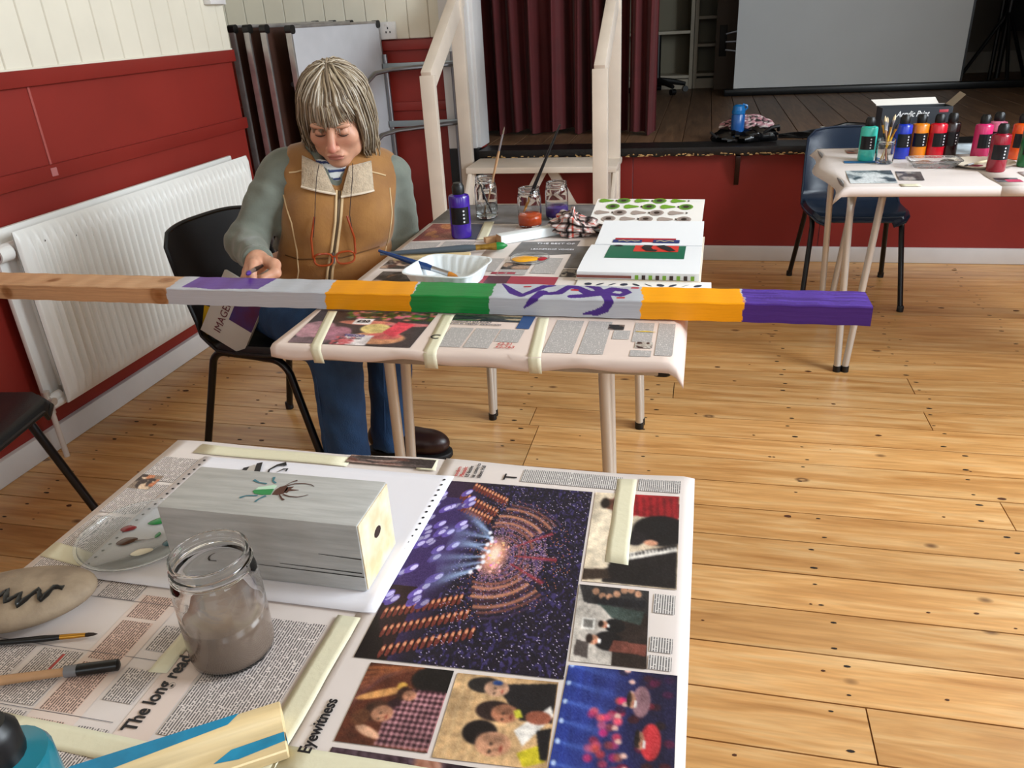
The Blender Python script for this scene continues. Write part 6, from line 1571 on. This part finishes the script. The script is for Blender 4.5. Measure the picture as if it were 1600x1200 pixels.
# ---- hair: bob with a fringe
m_hair = mat('ash_blonde_hair', '#9a8468', .38, attr='Col', spec=.5)
def hair_cap(X, Y, Z):
    d, x, y, z = head(X, Y, Z)
    e = ellS(x, y, z, (0, .018, .043), (.083, .098, .085))
    side = ellS(np.abs(x), y, z, (.066, .030, -.03), (.030, .060, .10)); back = ellS(x, y, z, (0, .068, -.03), (.074, .048, .105))
    e = smin(smin(e, side, .03), back, .03)
    # open the face
    face = ellS(x, y, z, (0, -.10, -.055), (.066, .085, .085)); e = smax(e, -face, .01)
    return smax(e, -(z + .118), .01)
Pc, Fc = surf_net(hair_cap, (-.13, -.20, .90), (.14, .14, 1.21), .004)
hcol = np.tile(np.array(lin('#6d5f4d')), (len(Pc), 1))
hair = net_obj('hair', Pc, Fc, m_hair, woman, hcol)
rs = np.random.RandomState(2)
tones = ['#9c8a72', '#8a7860', '#ab9d88', '#7d6c56', '#b3a694', '#726250', '#a09078', '#bab0a0']
lv, lf, lc = [], [], []
def lock(path, w, tone, flat=.45):
    g = G(); n = len(path)
    rad = [w * (.55 + .45 * math.sin(PI * min(1, .15 + .85 * i / (n - 1)) ** .8)) * (1 if i < n - 1 else .25) for i in range(n)]
    g.tube(path, rad, 5, flat=flat); o = len(lv)
    lv.extend(g.v); lf.extend([tuple(o + i for i in f) for f in g.f])
    c = np.array(lin(tone))
    for i in range(n):
        k = 1.12 - .25 * i / (n - 1); lc.extend([c * k] * 5)
def on_cap(phi, th):
    """direction from the crown: phi azimuth (0 = face), th polar angle from the top"""
    return np.array((.087 * math.sin(th) * math.sin(phi), .018 - .103 * math.sin(th) * math.cos(phi), .043 + .090 * math.cos(th)))
part = np.array((.012, -.01, .128))
for i in range(1150):
    phi = rs.uniform(-PI, PI); fr = abs(phi) < .85
    if fr and rs.rand() < .12: phi *= 1.2
    jit = rs.normal(0, .003, 3); pts = []
    th_end = PI * .5
    lift = rs.uniform(.985, 1.05)
    t0 = rs.uniform(.02, .5) if not fr else rs.uniform(.02, .35)
    if fr:                                     # fringe down to the brows
        z_end = rs.uniform(.0, .044) - .020 * max(0, -phi) + .006 * phi + (.014 if rs.rand() < .2 else 0)
        for k in range(9):
            t = k / 8; th = t0 + (1.22 - t0) * min(1, t * 1.35); p = on_cap(phi * (.5 + .55 * t) + rs.normal(0, .012), th) * np.array((lift, lift, 1))
            if t > .6: p[2] += (z_end - p[2]) * ((t - .6) / .4); p[1] = min(p[1], -.084 + .9 * p[0] ** 2 / .09) - .004
            p[1] -= .006 * math.sin(PI * t); pts.append(p + jit)
    else:
        ln = rs.uniform(-.125, -.085) if abs(phi) < 2.2 else rs.uniform(-.13, -.10)
        out = 1 + rs.uniform(.0, .14)
        for k in range(11):
            t = k / 10
            if t < .5: p = on_cap(phi, t0 + (PI * .47 - t0) * t / .5) * np.array((lift, lift, 1))
            else:
                q = (t - .5) / .5; e = on_cap(phi, PI * .47); z = e[2] + (ln - e[2]) * q
                bul = 1 + .12 * math.sin(PI * q) * out - .10 * q * q
                p = np.array((e[0] * bul * out ** .4, .02 + (e[1] - .02) * (1 + .05 * math.sin(PI * q) - (.35 if e[1] < 0 else 0) * q * q), z))
                if abs(p[0]) < .066 and p[1] < -.02: p[0] = math.copysign(.066 + .01 * q, p[0])
            pts.append(p + jit + np.array((rs.normal(0, .0012), rs.normal(0, .0012), 0)))
    w3 = [HL(*p) for p in pts]
    lock(w3, rs.uniform(.0016, .0042), tones[rs.randint(len(tones))])
for i in range(70):                            # tuft brushing her right shoulder, and the fuller left side
    sd = -1 if i < 40 else 1; j = rs.normal(0, .004, 3); y0 = rs.uniform(-.005, .06)
    top = np.array((sd * .078, y0, rs.uniform(-.02, .03))); out = rs.uniform(.0, .034) if sd < 0 else rs.uniform(-.012, .004)
    pts = [top + j, top + np.array((sd * .010, .002, -.035)) + j, np.array((sd * (.088 + out * .5), y0 + .004, -.085)) + j, np.array((sd * (.090 + out), y0 + .002, -.112)) + j, np.array((sd * (.086 + out * 1.25), y0 - .004, -.128)) + j]
    lock([HL(*p) for p in pts], rs.uniform(.0018, .004), tones[rs.randint(len(tones))])
g = G(); g.v = lv; g.f = lf
g.build('hair_locks', m_hair, hair, ang=180, col=np.array(lc))

# ---- clothing
def wob(X, Y, Z, a, f): return a * (np.sin(X * f + 1.3 * np.sin(Z * f * .7)) * np.sin(Z * f * .9 + Y * f * .6))
def sweater(X, Y, Z):
    d = smin(cap(X, Y, Z, SR, ER, .064, .052), cap(X, Y, Z, ER, (WR[0], WR[1] + .012, WR[2]), .052, .037), .02)
    e = smin(cap(X, Y, Z, SL, EL, .060, .051), cap(X, Y, Z, EL, WL, .050, .037), .02)
    t = smax(torso(X, Y, Z) - .008, np.maximum(.70 - Z, Z - .985), .01)
    t = smax(t, -cap(X, Y, Z, (HD[0] - .015, HD[1] + .0, 1.06), (NK[0], -.05, .968), .08, .042), .008)
    d = smin(smin(d, t, .03), smin(e, t, .03), .01)
    cut = (Y - (WR[1] + .004)); d = smax(d, np.where(X < -.15, -cut, -1.0), .004)
    return d + wob(X, Y, Z, .0026, 80) + wob(Y, Z, X, .0028, 48)
P_, F_ = surf_net(sweater, (-.37, -.34, .52), (.24, .20, 1.02), .0058)
m_swt = mat('grey_green_jersey', '#696e64', .85, var=.10, scale=14, bump=.15, bscale=160, sheen=.2)
net_obj('sweater', smooth_mesh(P_, F_, 1), F_, m_swt, woman)
# cuff
cd = (np.array(WR) - np.array(ER)); cd = cd / np.linalg.norm(cd)
cu = [np.array(WR) + cd * t for t in (-.028, -.02, -.006, .004, .006)]
G().tube([tuple(c) for c in cu], [.035, .0375, .037, .036, .032], 22).build('cuff', m_swt, woman)
# striped T-shirt showing at the neck
def tee(X, Y, Z):
    t = torso(X, Y, Z) - .005
    n = cap(X, Y, Z, (NK[0] - .004, NK[1] - .005, .975), (NK[0], NK[1] - .005, .86), .062, .075)
    d = smin(t, n, .03)
    d = smax(d, np.maximum(.893 - Z, Z - (.962 + .35 * (Y + .02))), .004)
    return smax(d, -cap(X, Y, Z, (NK[0] - .004, NK[1] - .01, 1.02), (NK[0], NK[1] - .01, .95), .056), .003)
P_, F_ = surf_net(tee, (-.14, -.16, .81), (.12, .16, 1.0), .004)
v = P_[:, 2] - .35 * P_[:, 1]
stripe = (((v * 1000 + 6) % 19) < 6.5) & (v < .968)
tc = np.where(stripe[:, None], np.array(lin('#22305e')), np.array(lin('#cfd3d2')))
net_obj('striped_shirt', P_, F_, mat('striped_cotton', '#cccccc', .8, attr='Col'), woman, tc)
# vest
def vest(X, Y, Z):
    t = torso(X, Y, Z) - .017
    t = smin(t, cap(X, Y, Z, (-.118, .035, .915), (.102, .045, .885), .062), .02)
    ax = (X + .018 - (.83 - Z) * -.20)                         # torso leans
    c = -.018 + (Z - .83) * .20
    hw = .158 - .10 * np.clip(Z - .90, 0, 1) + .14 * np.clip(.76 - Z, 0, .2)
    t = smax(t, np.abs(X - c) - hw, .010)
    t = smax(t, -cap(X, Y, Z, (NK[0] - .01, NK[1] - .035, 1.05), (NK[0] - .008, NK[1] - .075, .90), .085, .022), .006)   # open neck
    t = smax(t, -cap(X, Y, Z, (NK[0] - .01, NK[1], 1.1), (NK[0], NK[1], .95), .075, .07), .006)
    t = smax(t, np.maximum(.505 - Z, Z - 1.0), .008)
    return t + wob(X, Y, Z, .0016, 48) + .004 * np.exp(-((Z - .70) / .012) ** 2)
P_, F_ = surf_net(vest, (-.36, -.24, .47), (.22, .26, 1.02), .0058)
m_vest = mat('tan_suede', '#9b6c34', .75, h2='#85592a', scale=9, bump=.2, bscale=120, sheen=.25)
vs_ = net_obj('vest', smooth_mesh(P_, F_, 1), F_, m_vest, woman)
m_fl = mat('cream_fleece', '#b7a48b', .95, var=.12, scale=90, bump=.9, bscale=220, sheen=.4)
m_seam = mat('pale_seam', '#c7ab82', .8)
def drape(x, z, f=vest, off=.002, y0=-.30, y1=.1):
    ys = np.linspace(y0, y1, 90); d = f(np.array(x, float), ys, np.array(z, float)); k = np.argmax(d < 0)
    if not (d < 0).any(): return (x, -.06, z)
    a, b = ys[k - 1], ys[k]; va, vb = d[k - 1], d[k]; y = a + (b - a) * va / (va - vb + 1e-9)
    return (x, y - off, z)
def seam(pts, r, m, name, n=5, off=.001):
    out = []
    for a, b in zip(pts, pts[1:]):
        for k in range(n): out.append(drape(a[0] + (b[0] - a[0]) * k / n, a[1] + (b[1] - a[1]) * k / n, off=off))
    out.append(drape(*pts[-1], off=off))
    return G().tube(out, r, 6).build(name, m, vs_)
seam([(-.020, .875), (-.034, .80), (-.056, .72), (-.075, .665), (-.09, .60), (-.11, .53)], .0042, m_seam, 'zip_edge')
seam([(-.004, .872), (-.020, .80), (-.042, .72), (-.062, .665), (-.077, .60), (-.097, .53)], .0042, m_seam, 'zip_edge')
seam([(-.012, .873), (-.027, .80), (-.049, .72), (-.068, .665), (-.084, .60), (-.104, .53)], .0035, mat('zip_teeth', '#5a4a38', .5, metal=.5), 'zip')
seam([(-.165, .875), (-.150, .80), (-.150, .72), (-.155, .665), (-.175, .60), (-.19, .54)], .0022, m_seam, 'front_seam')
seam([(-.185, .706), (-.15, .698), (-.09, .70), (-.03, .696), (.03, .703), (.075, .708)], .0020, mat('seam_dark', '#5f3e1b', .8), 'waist_seam')
seam([(.125, .86), (.122, .80), (.105, .73), (.09, .68)], .0022, m_seam, 'front_seam')
seam([(-.138, .925), (-.12, .926), (-.098, .93)], .0022, m_seam, 'yoke_seam'); seam([(.075, .912), (.1, .902), (.118, .894)], .0022, m_seam, 'yoke_seam')
G().tube([drape(-.052, .715, off=.006), drape(-.053, .700, off=.009), drape(-.054, .685, off=.007)], .0035, 6).build('zip_pull', m_steel, vs_)
# fleece collar flaps
def flap(name, quad_, off=.012, n=10):
    A, B, C_, D = quad_
    front = []
    for j in range(n + 1):
        for i in range(n + 1):
            u, v = i / n, j / n
            x = (A[0] * (1 - u) + B[0] * u) * (1 - v) + (D[0] * (1 - u) + C_[0] * u) * v; z = (A[1] * (1 - u) + B[1] * u) * (1 - v) + (D[1] * (1 - u) + C_[1] * u) * v
            p = drape(x, z, lambda X, Y, Z: torso(X, Y, Z) - .017, off=off + .006 * math.sin(PI * u) * math.sin(PI * v)); front.append(p)
    g = G(); m_ = (n + 1) ** 2
    g.v = front + [(x, y + .010, z) for x, y, z in front]
    for j in range(n):
        for i in range(n):
            a = j * (n + 1) + i; g.f.append((a, a + 1, a + n + 2, a + n + 1)); g.f.append((m_ + a, m_ + a + n + 1, m_ + a + n + 2, m_ + a + 1))
    ring = [i for i in range(n + 1)] + [j * (n + 1) + n for j in range(1, n + 1)] + [n * (n + 1) + i for i in range(n - 1, -1, -1)] + [j * (n + 1) for j in range(n - 1, 0, -1)]
    for a, b in zip(ring, ring[1:] + ring[:1]): g.f.append((a, m_ + a, m_ + b, b))
    o = g.build(name, m_fl, vs_, ang=60)
    G().tube([front[i] for i in range(0, n + 1)], .0032, 6).build('collar_edge', mat('collar_trim', '#d8c9b4', .8), o)
    return o
flap('collar', [(-.110, .892), (-.022, .868), (-.046, .940), (-.098, .965)])
flap('collar', [(-.010, .860), (.080, .866), (.084, .937), (.022, .932)])
# knitted hem band
def hem(X, Y, Z):
    d = torso(X, Y, Z) - .020; return smax(smax(d, np.maximum(.488 - Z, Z - .522), .006), np.abs(X + .09) - .21, .01)
P_, F_ = surf_net(hem, (-.36, -.24, .47), (.2, .28, .54), .006)
net_obj('hem_band', P_, F_, mat('beige_knit', '#a98e68', .9, bump=.5, bscale=150), vs_)
# jeans
def jeans(X, Y, Z):
    d = smax(ellS(X, Y, Z, (PEL[0], PEL[1], .535), (.175, .155, .105)), Z - .60, .01)
    for h_, k_, a_, fl in ((HIPR, KNR, ANR, .068), (HIPL, KNL, ANL, .062)):
        a2 = (a_[0], a_[1], .035)
        l = smin(cap(X, Y, Z, h_, k_, .094, .074), cap(X, Y, Z, k_, a2, .070, fl), .035)
        d = smin(d, l, .025)
    return smax(d, .028 - Z, .004) + wob(X, Z, Y, .0022, 55) + wob(Y, Z, X, .0018, 80)
P_, F_ = surf_net(jeans, (-.42, -.36, .01), (.28, .30, .63), .0068)
m_jn = mat('blue_denim', '#274c78', .85, h2='#1a3556', scale=10, bump=.4, bscale=260, stretch=(1, 1, .5))
jn = net_obj('jeans', smooth_mesh(P_, F_, 1), F_, m_jn, woman)
def shin_seam(k_, a_, fl, ang):
    pts = []
    for t in np.linspace(.12, 1, 12):
        c = np.array(k_) * (1 - t) + np.array((a_[0], a_[1], .04)) * t; r = .071 + (fl - .071) * t
        pts.append((c[0] + r * math.cos(ang), c[1] + r * math.sin(ang), c[2]))
    G().tube(pts, .0018, 5).build('leg_seam', mat('denim_stitch', '#30507a', .8), jn)
shin_seam(KNR, ANR, .068, math.radians(215)); shin_seam(KNL, ANL, .062, math.radians(250))
# shoes
def shoe(a_, dirw, name):
    c, s = math.cos(-WTH), math.sin(-WTH); d = np.array((dirw[0] * c - dirw[1] * s, dirw[0] * s + dirw[1] * c)); n = np.array((-d[1], d[0]))
    def loc_(f, l, z): return (a_[0] + d[0] * f + n[0] * l, a_[1] + d[1] * f + n[1] * l, z)
    def up(X, Y, Z):
        x = (X - a_[0]) * d[0] + (Y - a_[1]) * d[1]; y = (X - a_[0]) * n[0] + (Y - a_[1]) * n[1]
        e = smin(ellS(x, y, Z, (.125, 0, .048), (.075, .046, .044)), cap(x, y, Z, (-.03, 0, .06), (.07, 0, .052), .044, .042), .03)
        e = smin(e, cap(x, y, Z, (-.01, 0, .06), (.0, 0, .12), .044), .02); return smax(e, .016 - Z, .004)
    def sole(X, Y, Z):
        x = (X - a_[0]) * d[0] + (Y - a_[1]) * d[1]; y = (X - a_[0]) * n[0] + (Y - a_[1]) * n[1]
        e = smin(ellS(x, y, Z * 0 + .0, (.12, 0, 0), (.087, .054, .05)), cap(x, y, Z * 0, (-.03, 0, 0), (.08, 0, 0), .045, .047), .02); return smax(e, np.maximum(.001 - Z, Z - .022), .004)
    lo = (min(a_[0] - .1, a_[0] + d[0] * .22 - .08), min(a_[1] - .1, a_[1] + d[1] * .22 - .08), -.01); hi = (max(a_[0] + .1, a_[0] + d[0] * .22 + .08), max(a_[1] + .1, a_[1] + d[1] * .22 + .08), .17)
    p, f = surf_net(up, lo, hi, .005); sh = net_obj('shoe', p, f, mat('dark_brown_leather', '#2a1512', .35, var=.2, scale=25), woman)
    p, f = surf_net(sole, lo, hi, .005); net_obj('sole', p, f, mat('black_rubber', '#121010', .6), sh)
shoe(ANL, (.985, -.02), 'shoe'); shoe(ANR, (.93, -.35), 'shoe')

# ---- the brush she holds
def l2w(p): c, s = math.cos(WTH), math.sin(WTH); return Vector((WO.x + p[0] * c - p[1] * s, WO.y + p[0] * s + p[1] * c, p[2]))
brush('flat brush held in the seated person\'s hand above the beam', l2w(Hh((.014, -.112, -.012 + .037))) * 0 + Vector((-1.015, 1.548, .768)), l2w(Hh((.010, .09, .004))), .0045, m_bh, m_sil, mat('purple_bristle', '#4b2a80', .5), bl=.02, fl=.045, br=.006)

# ---- glasses hanging on a cord
m_fr = mat('orange_tortoise_frame', '#963a14', .25, coat=.4)
gl = thing('hanging_glasses', 'orange framed glasses hanging on a dark cord over the tan vest', 'glasses', WO, WTH)
def dr(x, z, off): return drape(x, z, off=off)
for s, (x0, x1) in ((-1, (-.104, -.058)), (1, (-.044, .002))):
    cx_, cz_ = (x0 + x1) / 2, .700; rim = []
    for k in range(20):
        a = 2 * PI * k / 20; c, q = math.cos(a), math.sin(a); e = (abs(c) ** 3 + abs(q) ** 3) ** (-1 / 3)
        rim.append(dr(cx_ + .0245 * e * c, cz_ + .0165 * e * q, .016))
    G().tube(rim, .0029, 8, closed=True).build('rim', m_fr, gl)
    cen = dr(cx_, cz_, .016); G().add(rim + [cen], [(i, (i + 1) % 20, 20) for i in range(20)]).build('lens', mat('lens_glass', '#ffffff', .02, trans=1, ior=1.05), gl)
G().tube([dr(-.060, .704, .017), dr(-.051, .707, .019), dr(-.043, .704, .017)], .002, 6).build('bridge', m_fr, gl)
for a, b, c in (((-.108, .706), (-.104, .762), (-.086, .820)), ((.007, .706), (.010, .752), (-.001, .812))):
    G().tube([dr(*a, .016), dr((a[0] + b[0]) / 2, (a[1] + b[1]) / 2, .014), dr(*b, .013), dr((b[0] + c[0]) / 2, (b[1] + c[1]) / 2, .012), dr(*c, .011)], .0030, 8).build('temple', m_fr, gl)
m_cord = mat('dark_cord', '#2a1a1c', .8)
for pts in ([(-.098, .765), (-.086, .815), (-.078, .86), (-.066, .915), (-.052, .955)], [(.008, .757), (.006, .815), (.016, .86), (.028, .91), (.034, .95)]):
    pp_ = []
    for a, b in zip(pts, pts[1:]):
        for k in range(4): pp_.append(drape(a[0] + (b[0] - a[0]) * k / 4, a[1] + (b[1] - a[1]) * k / 4, lambda X, Y, Z: torso(X, Y, Z) - .017, off=.026 if a[1] > .85 else .013))
    G().tube(pp_, .0011, 5).build('cord', m_cord, gl)
